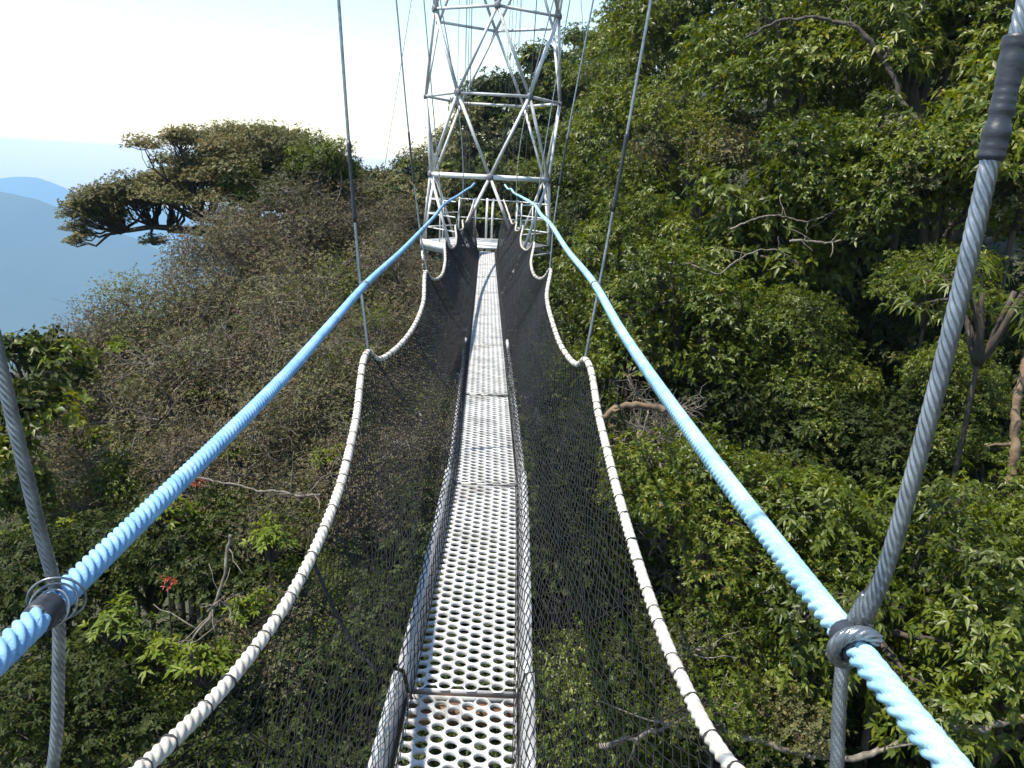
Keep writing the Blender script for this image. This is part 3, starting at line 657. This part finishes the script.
for k in range(-6, 7):
    for j in range(6):
        a = ringv(k, j)
        for jj in ((j, j-1) if k % 2 == 0 else (j, j+1)):
            mb = MB(); mb.tube(a, ringv(k+1, jj), .034, 12)
            tpart('brace', mb, M['galv'], True)
for k in range(-1, 5):
    for j in range(6):
        c = ringv(k, j); out = np.array([c[0], c[1]-TY, 0]); out /= np.linalg.norm(out)
        u = np.array([-out[1], out[0], 0])
        mb = MB()
        th = np.arange(8)*math.pi/4 + math.pi/8
        for sgn in (1,):
            rim = [c + out*d + r_*(np.cos(a)*u + np.sin(a)*np.array([0,0,1])) for d, r_ in ((-.02, .078), (.040, .078), (.05, .065)) for a in th]
            F = [[q*8+a, q*8+(a+1) % 8, (q+1)*8+(a+1) % 8, (q+1)*8+a] for q in range(2) for a in range(8)]
            mb.add(rim, F); mb.f.append(np.arange(16, 24)[None, :] + mb.n - 24); mb.m.append(np.zeros(1, dtype=np.int32))
            mb.f.append(np.arange(7, -1, -1)[None, :] + mb.n - 24); mb.m.append(np.zeros(1, dtype=np.int32))
        tpart('gusset', mb, M['gusset'])
# platform
mb = MB()
hx = [np.array([1.50*math.cos(rad(60*j)), TY + 1.50*math.sin(rad(60*j)), 0]) for j in range(6)]
V = [h + np.array([0,0,-.005]) for h in hx] + [h + np.array([0,0,-.05]) for h in hx]
mb.add(V, [[j, (j+1) % 6, 6+(j+1) % 6, 6+j][::-1] for j in range(6)])
mb.f.append(np.array([[0,1,2,3,4,5]])); mb.m.append(np.zeros(1, dtype=np.int32))
mb.f.append(np.array([[11,10,9,8,7,6]])); mb.m.append(np.zeros(1, dtype=np.int32))
tpart('platform', mb, M['deck'])
for j in (0, 2, 3, 5, 1):
    a, b = ringv(0, j), ringv(0, j+1); a = a*1.0; b = b*1.0; a[2] = b[2] = 0
    c = np.array([0, TY, 0]); a = c + (a-c)*.95; b = c + (b-c)*.95
    for z in ((.30, .62, .96) if j != 1 else (.5, .96)):
        mb = MB(); mb.tube(a + (0,0,z), b + (0,0,z), .014, 8)
        tpart('guard_rail', mb, M['white_paint'], True)
    for f in (0, .5) if j != 1 else (0, .42, .52, .72):
        p = a*(1-f)+b*f
        mb = MB(); mb.tube(p + (0,0,-.02), p + (0,0,1.0), .018 if j != 1 else .03, 8)
        tpart('guard_post', mb, M['white_paint'], True)
# white fascia along the two front platform edges beside the deck
for j in (3,):
    a, b = ringv(0, j), ringv(0, j+1)
    d = (b-a); ln = np.linalg.norm(d); ang = math.atan2(d[1], d[0])
    c_, s_ = math.cos(ang), math.sin(ang)
    mid = (a+b)/2; nrm = np.array([s_, -c_, 0])
    mb = MB(); mb.box(mid + nrm*.075 + np.array([0,0,.12]), (ln*.92, .02, .20), rot=[[c_,-s_,0],[s_,c_,0],[0,0,1]])
    tpart('kick_plate', mb, M['white_paint'])
# thin wires dropping through the tower
rr_ = random.Random(3)
for k in range(15):
    sx = -1 if k % 2 else 1
    x1 = sx*rr_.uniform(.35, 1.15); y1 = TY + rr_.uniform(-.5, 1.0)
    mb = MB(); mb.tube((x1, y1, 11.6), (x1*.80 + rr_.uniform(-.1, .1), y1 + .3, rr_.choice((.0, .0, .9))), .0055, 5)
    tpart('stay_wire', mb, M['thin_wire'])
for s in (-1, 1):     # guy wires to the slope
    for (gx, gy) in ((4.2, 26.0),):
        mb = MB(); mb.tube((s*1.3, TY+.5, 9.9), (s*gx, gy, -4.5), .008, 6)
        tpart('guy_wire', mb, M['thin_wire'])
# ------------------------------------------------------------------ land
def sm(a, b, x):
    t = np.clip((x-a)/(b-a), 0, 1); return t*t*(3-2*t)

def ground_z(x, y):
    x = np.asarray(x, float); y = np.asarray(y, float)
    r = np.hypot(x, y)
    z = np.interp(y, [-60, -20, 0, 8, 20, 35, 60, 110, 200], [-22, -14, -10.0, -9.0, -7.5, -5.0, -1.5, 4, 6])
    z = z + .42*np.clip(x-2, 0, 14) + .30*np.clip(x-16, 0, 60)
    z = z - .42*np.clip(-x-3, 0, 20) - .75*np.clip(-x-23, 0, 900) 
    z = z + .35*np.sin(x*.9+1.3*np.sin(y*.5)) + .3*np.sin(y*.8+x*.3) 
    far = sm(120, 900, r)
    val = -560 + 90*np.sin(x*.0021+.7)*np.cos(y*.0016) + 35*np.sin(x*.006)*np.sin(y*.007+1)
    return z*(1-far) + far*np.maximum(val, -690)

def build_ground():
    rr = np.concatenate([np.linspace(0, 60, 80), np.geomspace(61, 6400, 90)])
    na = 240
    th = np.arange(na)*2*math.pi/na
    X = rr[1:, None]*np.sin(th); Y = 12*0 + rr[1:, None]*np.cos(th)
    Z = ground_z(X, Y)
    V = np.concatenate([[[0, 0, float(ground_z(0, 0))]], np.stack([X, Y, Z], -1).reshape(-1, 3)])
    n = len(rr)-1
    i = np.arange(n-1)[:, None]*na + 1; j = np.arange(na)[None, :]; k = (j+1) % na
    F = np.stack([i+j, i+na+j, i+na+k, i+k], -1).reshape(-1, 4)
    mb = MB(); mb.add(V, F); mb.add(V[:na+1], [[0, 1+a, 1+(a+1) % na] for a in range(na)])
    o = mb.build('ground', M['ground'], smooth=True)
    tag(o, kind='structure')
build_ground()

def mountain(name, ridge, depth, seed):
    R_ = np.array(ridge); rng = np.random.default_rng(seed)
    xs = np.linspace(R_[0, 0], R_[-1, 0], 260)
    ry = np.interp(xs, R_[:, 0], R_[:, 1]); rz = np.interp(xs, R_[:, 0], R_[:, 2])
    def fr(x, s):
        return sum(a*np.sin(x*f/s + p) for a, f, p in zip((9, 6, 4, 2.2, 1.2), (6.28, 15, 33, 71, 150), rng.uniform(0, 6, 5)))
    ker = np.hanning(9); ker /= ker.sum()
    rz = np.convolve(np.pad(rz, 4, 'edge'), ker, 'valid') + fr(xs, 900.)*.35
    v = np.linspace(-1, 1, 61)
    ph = rng.uniform(0, 6, 8)
    V = []
    for q in v:
        d = abs(q)
        fall = (1.25*d - .25*d*d)
        gul = .05*np.sin(xs/150. + ph[0] + 2.2*q + .8*np.sin(xs/400.)) + .02*np.sin(xs/61. + ph[1] - 3*q) + .01*np.sin(xs/23.+ph[2]+5*q)
        z = rz - (rz + 740)*np.clip(fall*(1+gul*(1 if d > .02 else 0)*min(1, d*6)), 0, 1.1)
        V.append(np.stack([xs + q*60*np.sin(xs/300.), ry + q*depth, z], 1))
    V = np.array(V); n, m = V.shape[:2]
    i = np.arange(n-1)[:, None]*m; j = np.arange(m-1)[None, :]
    F = np.stack([i+j, i+j+1, i+m+j+1, i+m+j], -1).reshape(-1, 4)
    mb = MB(); mb.add(V.reshape(-1, 3), F)
    tag(mb.build(name, M['mountain'], smooth=True), kind='structure')
mountain('mountain', RIDGE_NEAR, 1400., 3)
mountain('mountain', RIDGE_FAR, 1100., 8)

# ------------------------------------------------------------------ leaves
def unit(a): return a / (np.linalg.norm(a, axis=-1, keepdims=True) + 1e-9)

def whorls(mb, C, A, rng, k=6, length=.14, width=.04, spread=(45, 85), droop=.35, fold=.18, mat=0, tone=None, tone_var=.16):
    """k lance-shaped leaves round each twig end C with twig direction A"""
    n = len(C)
    if not n: return
    A = unit(A)
    ref = np.where(np.abs(A[:, 2:3]) < .9, [[0, 0, 1.]], [[1., 0, 0]])
    B1 = unit(np.cross(A, ref)); B2 = np.cross(A, B1)
    ph = rng.uniform(0, 2*math.pi, (n, 1)) + np.arange(k)[None, :]*2*math.pi/k + rng.normal(0, .55, (n, k))
    el = np.radians(rng.uniform(spread[0], spread[1], (n, k)))
    L = length*rng.uniform(.62, 1.15, (n, k)); W = width*rng.uniform(.75, 1.15, (n, k))
    rad_ = np.cos(ph)[..., None]*B1[:, None] + np.sin(ph)[..., None]*B2[:, None]
    D = np.cos(el)[..., None]*A[:, None] + np.sin(el)[..., None]*rad_
    D = unit(D)
    S = unit(np.cross(D, A[:, None]+.001)); U = np.cross(S, D)
    off = rng.uniform(0, .18, (n, k))[..., None]*length
    base = C[:, None] - A[:, None]*off
    down = np.array([0, 0, -1.0])
    dr = (droop*rng.uniform(.5, 1.4, (n, k)))[..., None]*L[..., None]
    mid = base + D*(L*.48)[..., None] + down*dr*.25
    tip = base + D*L[..., None]*.96 + down*dr
    lft = mid + S*(W*.5)[..., None] + U*(W*fold)[..., None]
    rgt = mid - S*(W*.5)[..., None] + U*(W*fold)[..., None]
    V = np.stack([base, lft, tip, rgt, mid], axis=2).reshape(-1, 3)
    m = n*k
    o = np.arange(m)[:, None]*5
    F = np.concatenate([o + np.array([[0, 4, 2, 1]]), o + np.array([[0, 3, 2, 4]])])
    t = rng.uniform(.25, .75, (n, 1)) if tone is None else np.broadcast_to(np.asarray(tone, float).reshape(-1, 1), (n, 1))
    r = np.clip(t + rng.normal(0, tone_var, (n, k)), 0, 1)
    mb.add(V, F, mat, np.repeat(r.ravel(), 5))

def sphere_dirs(n, rng, zmin=-.5):
    z = rng.uniform(zmin, 1, n); a = rng.uniform(0, 2*math.pi, n); s = np.sqrt(1-z*z)
    return np.stack([s*np.cos(a), s*np.sin(a), z], 1)

def crooked(a, b, rng, wob=.12, n=7, sag=0):
    a = np.array(a, float); b = np.array(b, float); t = np.linspace(0, 1, n)[:, None]
    L = np.linalg.norm(b-a)
    w = np.cumsum(rng.normal(0, wob*L/n, (n, 3)), axis=0); w -= t*w[-1]; w[0] = 0
    P = a + (b-a)*t + w
    P[:, 2] += sag*np.sin(np.pi*t[:, 0])*L
    return P

def crown_mesh(name, seed, shape=(1, 1, .85), lobes=26, lobe_r=(.26, .42), zmin=-.35, leaf=(.125, .036), k=6, whorl_per_m2=34, leafm='leaf',
               flat=.75, spread=(45, 85), droop=.35, twigs=0, limb_r=.05, second=None, size=1.6, up=.6, barkm='bark', inner=.35, drop=0.0, lift=0.0):
    """crown around the origin, built at its real size (radius = size metres)"""
    rng = np.random.default_rng(seed)
    mb = MB()
    mats = [M[leafm], M[barkm]] + ([M[second]] if second else [])
    d = sphere_dirs(lobes, rng, zmin)
    rr = rng.uniform(.40, .86, lobes) 
    cen = d*rr[:, None]*np.array(shape)*size
    cen += rng.normal(0, .06*size, cen.shape)
    lr = rng.uniform(*lobe_r, lobes)*size
    root = np.array([0, 0, -.75*size*shape[2]])
    hubs = [crooked(root, cen[i]*np.array([.45, .45, .4]), rng, .10, 5) for i in range(0, lobes, max(1, lobes//5))]
    for h in hubs:
        mb.sweep(h, np.linspace(limb_r*size, limb_r*size*.55, len(h)), 6, mat=1)
    ends = np.array([h[-1] for h in hubs])
    for i in range(lobes):
        h = ends[np.argmin(np.linalg.norm(ends-cen[i], axis=1))]
        P = crooked(h, cen[i], rng, .16, 6)
        mb.sweep(P, np.linspace(limb_r*size*.5, limb_r*size*.14, 6), 5, mat=1)
        r = lr[i]
        n = int(4*math.pi*r*r*whorl_per_m2*.75)
        dd = sphere_dirs(n, rng, -.55)
        rad_ = np.where(rng.random(n) < inner, rng.uniform(.35, .8, n), rng.uniform(.8, 1.12, n))
        # ragged surface
        ph = rng.uniform(0, 6, 3)
        rad_ *= 1 + .22*np.sin(dd[:, 0]*5+ph[0])*np.sin(dd[:, 1]*6+ph[1]) + .12*np.sin(dd[:, 2]*9+ph[2])
        C = cen[i] + dd*rad_[:, None]*r*np.array([1, 1, flat])
        if drop: 
            keep = rng.random(n) > drop; C = C[keep]; dd = dd[keep]; n = len(C)
        A = unit(dd*np.array([1, 1, .6]) + np.array([0, 0, up]) + rng.normal(0, .28, dd.shape))
        tone = np.clip(rng.uniform(.27, .72) + rng.normal(0, .1, n), 0, 1)
        slot = 2 if (second and rng.random() < .33) else 0
        whorls(mb, C, A, rng, k, leaf[0], leaf[1], spread, droop, mat=slot, tone=tone)
        nt = twigs if twigs else 7
        for q in range(nt):
            e = cen[i] + dd[rng.integers(0, n)]*r*rng.uniform(.8, 1.12 if twigs else 1.0)*np.array([1, 1, flat]) if n else cen[i]
            P = crooked(P_[0] if False else cen[i]*.6 + h*.4 if q % 3 == 0 else cen[i], e, rng, .25, 5)
            mb.sweep(P, np.linspace(limb_r*size*.14, .004, 5), 4, mat=1, caps=False)
            if twigs:
                for z in range(4):
                    a = P[rng.integers(1, 5)]; b = a + rng.normal(0, .13, 3) + (e-cen[i])*.22
                    mb.sweep(crooked(a, b, rng, .2, 4), np.linspace(.005, .002, 4), 3, mat=1, caps=False)
    return mb.mesh(name, mats, rnd=True)

PROTO = {}
def proto(key, size, mesh, trunk='bark', tr=.055, root=-.6):
    PROTO[key] = (size, mesh, trunk, tr, root)

proto('leafyA', 1.7, crown_mesh('crown', 21, size=1.7, lobes=32, lobe_r=(.22,.38), leafm='leaf', second='leaf_light', leaf=(.10,.040), k=7, whorl_per_m2=52, spread=(25,95)))
proto('leafyB', 1.7, crown_mesh('crown', 22, size=1.7, leafm='leaf_light', second='leaf', leaf=(.108, .040), droop=.5, k=7, whorl_per_m2=52, spread=(25,95), lobes=32, lobe_r=(.22,.38)))
proto('leafyC', 1.6, crown_mesh('crown', 23, size=1.6, leafm='leaf', leaf=(.085, .038), whorl_per_m2=66, spread=(25,95), lobes=30, lobe_r=(.22,.38)))
proto('leafyD', 2.2, crown_mesh('crown', 24, size=2.2, lobes=34, lobe_r=(.2, .34), leafm='leaf', second='leaf_light', leaf=(.12, .05), k=7, whorl_per_m2=38, spread=(25,95)))
proto('leafyE', 1.7, crown_mesh('crown', 35, size=1.7, lobes=30, lobe_r=(.22,.38), leafm='leaf', second='leaf_light', leaf=(.155,.072), k=6, whorl_per_m2=26, spread=(35,100), droop=.45))
proto('leafyF', 1.7, crown_mesh('crown', 36, size=1.7, lobes=36, lobe_r=(.17,.34), leafm='leaf_light', second='leaf_olive', leaf=(.062,.028), k=7, whorl_per_m2=95, spread=(25,95), droop=.15))
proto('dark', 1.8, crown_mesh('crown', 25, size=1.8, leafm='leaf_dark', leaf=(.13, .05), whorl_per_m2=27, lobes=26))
proto('sparse', 1.2, crown_mesh('crown', 26, size=1.2, leafm='leaf_light', leaf=(.15, .034), whorl_per_m2=26, lobes=14, drop=.35, droop=.7, lobe_r=(.2, .34), flat=.5))
proto('dead', 1.1, crown_mesh('crown', 27, size=1.1, leafm='leaf_brown', second='leaf_dark', leaf=(.08, .025), whorl_per_m2=22, lobes=16, twigs=12, barkm='bark_pale', drop=.5))
proto('round', 2.4, crown_mesh('crown', 28, size=2.4, leafm='leaf_dark', second='leaf', leaf=(.22, .08), whorl_per_m2=14, lobes=36, lobe_r=(.2, .34)))
proto('roundolive', 2.2, crown_mesh('crown', 29, size=2.2, leafm='leaf_olive', second='leaf_dark', leaf=(.18, .07), whorl_per_m2=16, lobes=32, lobe_r=(.2, .34)))
for key, sd in (('brownA', 31), ('brownB', 32), ('brownC', 33)):
    proto(key, 1.8, crown_mesh('crown', sd, size=1.8, leafm='leaf_brown', second={'brownA': 'leaf_olive', 'brownB': None, 'brownC': 'leaf'}[key], leaf=(.052, .022), k=6, whorl_per_m2=92, lobes=24, lobe_r=(.26, .42),
                               twigs=11, spread=(25, 95), droop=.1, barkm='twig', flat=.85, drop=.12, limb_r=.035))
proto('broad', 1.0, crown_mesh('crown', 34, size=1.0, leafm='leaf_light', second='leaf_dark', leaf=(.16, .075), k=6, whorl_per_m2=26, lobes=14, spread=(40, 80), lobe_r=(.25, .4)))

def umbrella_mesh(seed=41, size=4.0):
    rng = np.random.default_rng(seed); mb = MB()
    root = np.array([2.4, 0, -2.4])
    pads = []
    for i in range(150):
        u = rng.uniform(-1, 1); a = rng.uniform(-1, 1)
        x = u*size*1.0; y = a*size*.7*math.sqrt(max(0, 1-u*u*.8))
        top = 2.5 - 1.25*((x-.6)/size)**2*1.6 - .25*(y/size)**2
        lay = rng.choice([0, 0, -.5, -1.0, -1.5] if x > -1.6 else [0, 0, -.4])
        z = top + lay*rng.uniform(.7, 1.2)
        if x < -1.4: z = min(z, 1.1 - .42*abs(x+1.4) + rng.uniform(-.45, .15))
        pads.append((x, y, z, rng.uniform(.4, .8)))
    pads += [(-4.75, .2, -1.05, .30), (-4.45, .1, -.85, .26), (-2.2, 0, -.9, .45), (-4.1, 0, -.1, .5), (-3.7, .3, .35, .55)]
    hubs = [crooked(root, (x, y, z), rng, .12, 8, sag=.16) for x, y, z in ((-1.8, .2, -.55), (-.4, -.8, -.1), (.6, .9, .2), (2.2, -.2, .5), (2.9, .8, .2), (-3.0, 0, -.6))]
    for h in hubs: mb.sweep(h, np.linspace(.17, .07, len(h)), 8, mat=1)
    allp = np.concatenate([h[3:] for h in hubs])
    for x, y, z, r in pads:
        c = np.array([x, y, z])
        h = allp[np.argmin(np.linalg.norm(allp-c, axis=1) + (allp[:, 2] > z)*1.0)]
        P = crooked(h, c - (0, 0, .1), rng, .2 if z > h[2] else .5, 8, sag=-.06)
        mb.sweep(P, np.linspace(.055, .015, 8), 5, mat=1)
        for q in range(9):
            e = c + np.array([rng.uniform(-1, 1)*r, rng.uniform(-1, 1)*r, rng.uniform(-.1, .2)*r])
            mb.sweep(crooked(P[rng.integers(4, 8)], e, rng, .2, 5), np.linspace(.016, .005, 5), 4, mat=1, caps=False)
        n = int(560*r*r + 110)
        dd = sphere_dirs(n, rng, -.25)
        C = c + dd*rng.uniform(.3, 1.1, n)[:, None]*r*np.array([1, 1, .58])
        whorls(mb, C, unit(dd*.6 + [0, 0, .8] + rng.normal(0, .3, dd.shape)), rng, 6, .085, .036, (35, 95), .1, mat=0, tone=np.clip(rng.uniform(.3, .75)+rng.normal(0, .12, n), 0, 1))
    return mb.mesh('crown', [M['leaf_olive'], M['bark']], rnd=True)
proto('umbrella', 4.0, umbrella_mesh(), tr=.05)

def rosette_mesh(seed, m, n=46):
    rng = np.random.default_rng(seed); mb = MB()
    dd = sphere_dirs(n, rng, .05)
    C = dd*np.array([.36, .36, .30])*rng.uniform(.3, 1, n)[:, None]
    for c in C:
        mb.sweep(crooked((0, 0, -.3), c, rng, .15, 4), np.linspace(.012, .006, 4), 4, mat=1, caps=False)
    whorls(mb, C, unit(dd*.7 + [0, 0, .7]), rng, 8, .135, .036, (25, 85), .4, mat=0)
    return mb.mesh('crown', [M[m], M['bark']], rnd=True)
proto('rosette', .36, rosette_mesh(51, 'leaf_bright'))
proto('rosered', .36, rosette_mesh(52, 'leaf_red', 20))

# ------------------------------------------------------------------ trunks and trees
def trunk_mesh(seed, r0, r1, m):
    """unit-height trunk from z=0 to z=1, a little crooked, with a flared foot"""
    rng = np.random.default_rng(seed); mb = MB()
    t = np.linspace(0, 1, 12)
    P = np.stack([.03*np.sin(t*5+rng.uniform(0, 6))*t*(1-t)*4, .03*np.sin(t*4+rng.uniform(0, 6))*t*(1-t)*4, t], 1)
    R_ = r0 + (r1-r0)*t + r0*.6*np.exp(-t*14)
    mb.sweep(P, R_, 9, mat=0)
    return mb.mesh('trunk', M[m], smooth=True)
TR_ = {('bark', k): trunk_mesh(60+k, .055, .028, 'bark') for k in range(3)}

for n_, (pk, x, y, z, s, rot, name, cat, label, group) in enumerate(VEG):
    size, me, tm, tr, root = PROTO[pk]
    k = s/size if pk not in ('umbrella', 'rosette', 'rosered') else s/PROTO[pk][0]
    gz = float(ground_z(x, y)) - .15
    foot = z - .72*s*.85
    if pk == 'umbrella': foot = z - 2.5
    fx, fy = x, y
    if pk == 'umbrella': fx = x + 2.2
    H = max(.3, foot - gz + .1)
    t = empty(name, (fx, fy, gz))
    tag(t, label, cat, group)
    cr = link(bpy.data.objects.new('crown', me), t)
    cr.location = (x-fx, y-fy, z-gz); cr.scale = (k, k, k)
    cr.rotation_euler = (0, 0, 0 if pk == 'umbrella' else rad(rot))
    tk = link(bpy.data.objects.new('trunk' if s > .5 else 'stem', TR_[('bark', n_ % 3)]), t)
    w = (2.2 if pk == 'umbrella' else max(.25, s*.85)) if s > .5 else .3
    tk.scale = (w, w, H); tk.rotation_euler = (0, 0, rad(rot*1.7))

# ------------------------------------------------------------------ bare limbs and leaning stems
LIMB_INFO = {
 'arch_dark': ('dark arching limb across the leaves at the upper right', .085, .03, 'bark'),
 'arch_dark2': ('dark side limb forking up from the arching limb at the top right', .05, .025, 'bark'),
 'pale1': ('pale crooked bare limb lying left to right amid the right slope\'s leaves', .026, .010, 'bark_pale'),
 'pale2': ('uppermost thin pale bare limb on the right slope', .022, .01, 'bark_pale'),
 'pale3': ('short pale bare limb above the black hollow', .03, .015, 'bark_pale'),
 'low1': ('long pale fallen limb along the bottom right under the blue rope', .026, .045, 'bark_pale'),
 'low2': ('pale limb behind the lower right net and white border rope', .03, .02, 'bark_pale'),
 'low3': ('short pale limb poking out beside the lower right white border rope', .016, .022, 'bark_pale'),
 'stub': ('tan broken limb right of the white rope below the second right hanger', .045, .06, 'bark_tan'),
 'stubv': ('thin pale hanging root under the tan broken limb', .014, .01, 'bark_pale'),
 'edge': ('tan leaning trunk at the right edge beside the black hollow', .075, .06, 'bark_tan'),
 'grey1': ('grey forked bare branch in the shade at the lower left', .016, .026, 'bark_pale'),
 'grey2': ('small grey side branch at the fork of the lower left bare branch', .016, .008, 'bark_pale'),
 'grey3': ('grey bare branch lying level under the left blue rope', .014, .02, 'bark_pale'),
}
for k, pts in LIMB_INFO.items():
    label, r0, r1, m = pts
    C = catmull(LIMBS[k], .05)
    rng = np.random.default_rng(len(k)*7+len(C))
    C = C + np.cumsum(rng.normal(0, .011, C.shape), axis=0)
    mb = MB(); R_ = np.linspace(r0, r1, len(C))*.75*(1+.12*np.sin(np.arange(len(C))*.9)+rng.normal(0, .05, len(C)))
    mb.sweep(C, R_, 9)
    for q in range(7 if k not in ('stub', 'stubv', 'edge') else 1):
        a = C[rng.integers(2, len(C)-2)]
        b = a + rng.normal(0, .22, 3) + np.array([0, 0, .08])
        mb.sweep(crooked(a, b, rng, .2, 6), np.linspace(min(r0, r1)*.6, .004, 6), 5)
    o = mb.build('bare_limb', M[m], smooth=True)
    tag(o, label, 'branch')

# ------------------------------------------------------------------ undergrowth over the near slopes
def undergrowth():
    rng = np.random.default_rng(77); mb = MB()
    n = 26000
    x = rng.uniform(-20, 30, n); y = rng.uniform(1, 75, n)
    C = np.stack([x, y, ground_z(x, y) + rng.uniform(.1, 1.5, n)*rng.random(n)], 1)
    A = np.stack([rng.normal(0, .35, n), rng.normal(0, .35, n), np.ones(n)], 1)
    whorls(mb, C, A, rng, 6, .30, .10, (40, 88), .3)
    o = mb.build('undergrowth', M['leaf_dark'], rnd=True)
    tag(o, kind='stuff')
undergrowth()

# ------------------------------------------------------------------ air
mb = MB(); mb.box((0, 0, (-745 + 60)/2), (13000, 13000, 805))
hz, nt, b = mat('valley_haze')
nt.nodes.remove(b)
pv = nt.nodes.new('ShaderNodeVolumePrincipled')
pv.inputs['Color'].default_value = (.39, .67, 1.0, 1)
pv.inputs['Density'].default_value = HAZE
pv.inputs['Anisotropy'].default_value = .0
nt.links.new(pv.outputs[0], nt.nodes['Material Output'].inputs['Volume'])
tag(mb.build('haze', hz), kind='stuff')

# ------------------------------------------------------------------ light, sky, camera
SUN_AZ, SUN_EL = rad(-106), rad(63)
w = bpy.data.worlds.new('World'); scene.world = w; w.use_nodes = True
nt = w.node_tree
sky = nt.nodes.new('ShaderNodeTexSky'); sky.sky_type = 'NISHITA'; sky.sun_disc = False
sky.sun_elevation = SUN_EL; sky.sun_rotation = SUN_AZ
sky.altitude = 2500; sky.air_density = 2.0; sky.dust_density = 1.0; sky.ozone_density = 1.0
nt.links.new(sky.outputs[0], nt.nodes['Background'].inputs['Color'])
nt.nodes['Background'].inputs['Strength'].default_value = SKY
sd = bpy.data.lights.new('sun', 'SUN'); sd.energy = SUN; sd.angle = rad(.53); sd.color = (1.0, .93, .80)
so = link(bpy.data.objects.new('sun', sd))
d = Vector((math.cos(SUN_EL)*math.sin(SUN_AZ), math.cos(SUN_EL)*math.cos(SUN_AZ), math.sin(SUN_EL)))
so.rotation_euler = d.to_track_quat('Z', 'Y').to_euler()
so.location = (0, 0, 30)

cd = bpy.data.cameras.new('camera'); cam = link(bpy.data.objects.new('camera', cd))
cd.sensor_fit = 'HORIZONTAL'; cd.sensor_width = 36; cd.lens = 800/1024*36
cd.clip_start = .05; cd.clip_end = 30000
yaw, pitch, roll = .04388, -.25476, .0541
f = np.array([math.sin(yaw)*math.cos(pitch), math.cos(yaw)*math.cos(pitch), math.sin(pitch)])
r = np.cross(f, [0, 0, 1]); r /= np.linalg.norm(r); u = np.cross(r, f)
r2 = r*math.cos(roll) + u*math.sin(roll); u2 = -r*math.sin(roll) + u*math.cos(roll)
mw = Matrix(((r2[0], u2[0], -f[0], -.0675), (r2[1], u2[1], -f[1], 0), (r2[2], u2[2], -f[2], 1.6), (0, 0, 0, 1)))
cam.matrix_world = mw
scene.camera = cam
scene.render.engine = 'CYCLES'
scene.cycles.use_denoising = True
scene.cycles.max_bounces = 8; scene.cycles.transparent_max_bounces = 8
scene.cycles.volume_bounces = 1; scene.cycles.diffuse_bounces = 2; scene.cycles.transmission_bounces = 3
vs = scene.view_settings
vs.view_transform = 'Standard'; vs.look = 'None'; vs.gamma = 1.0; vs.use_curve_mapping = False
vs.exposure = EXPO
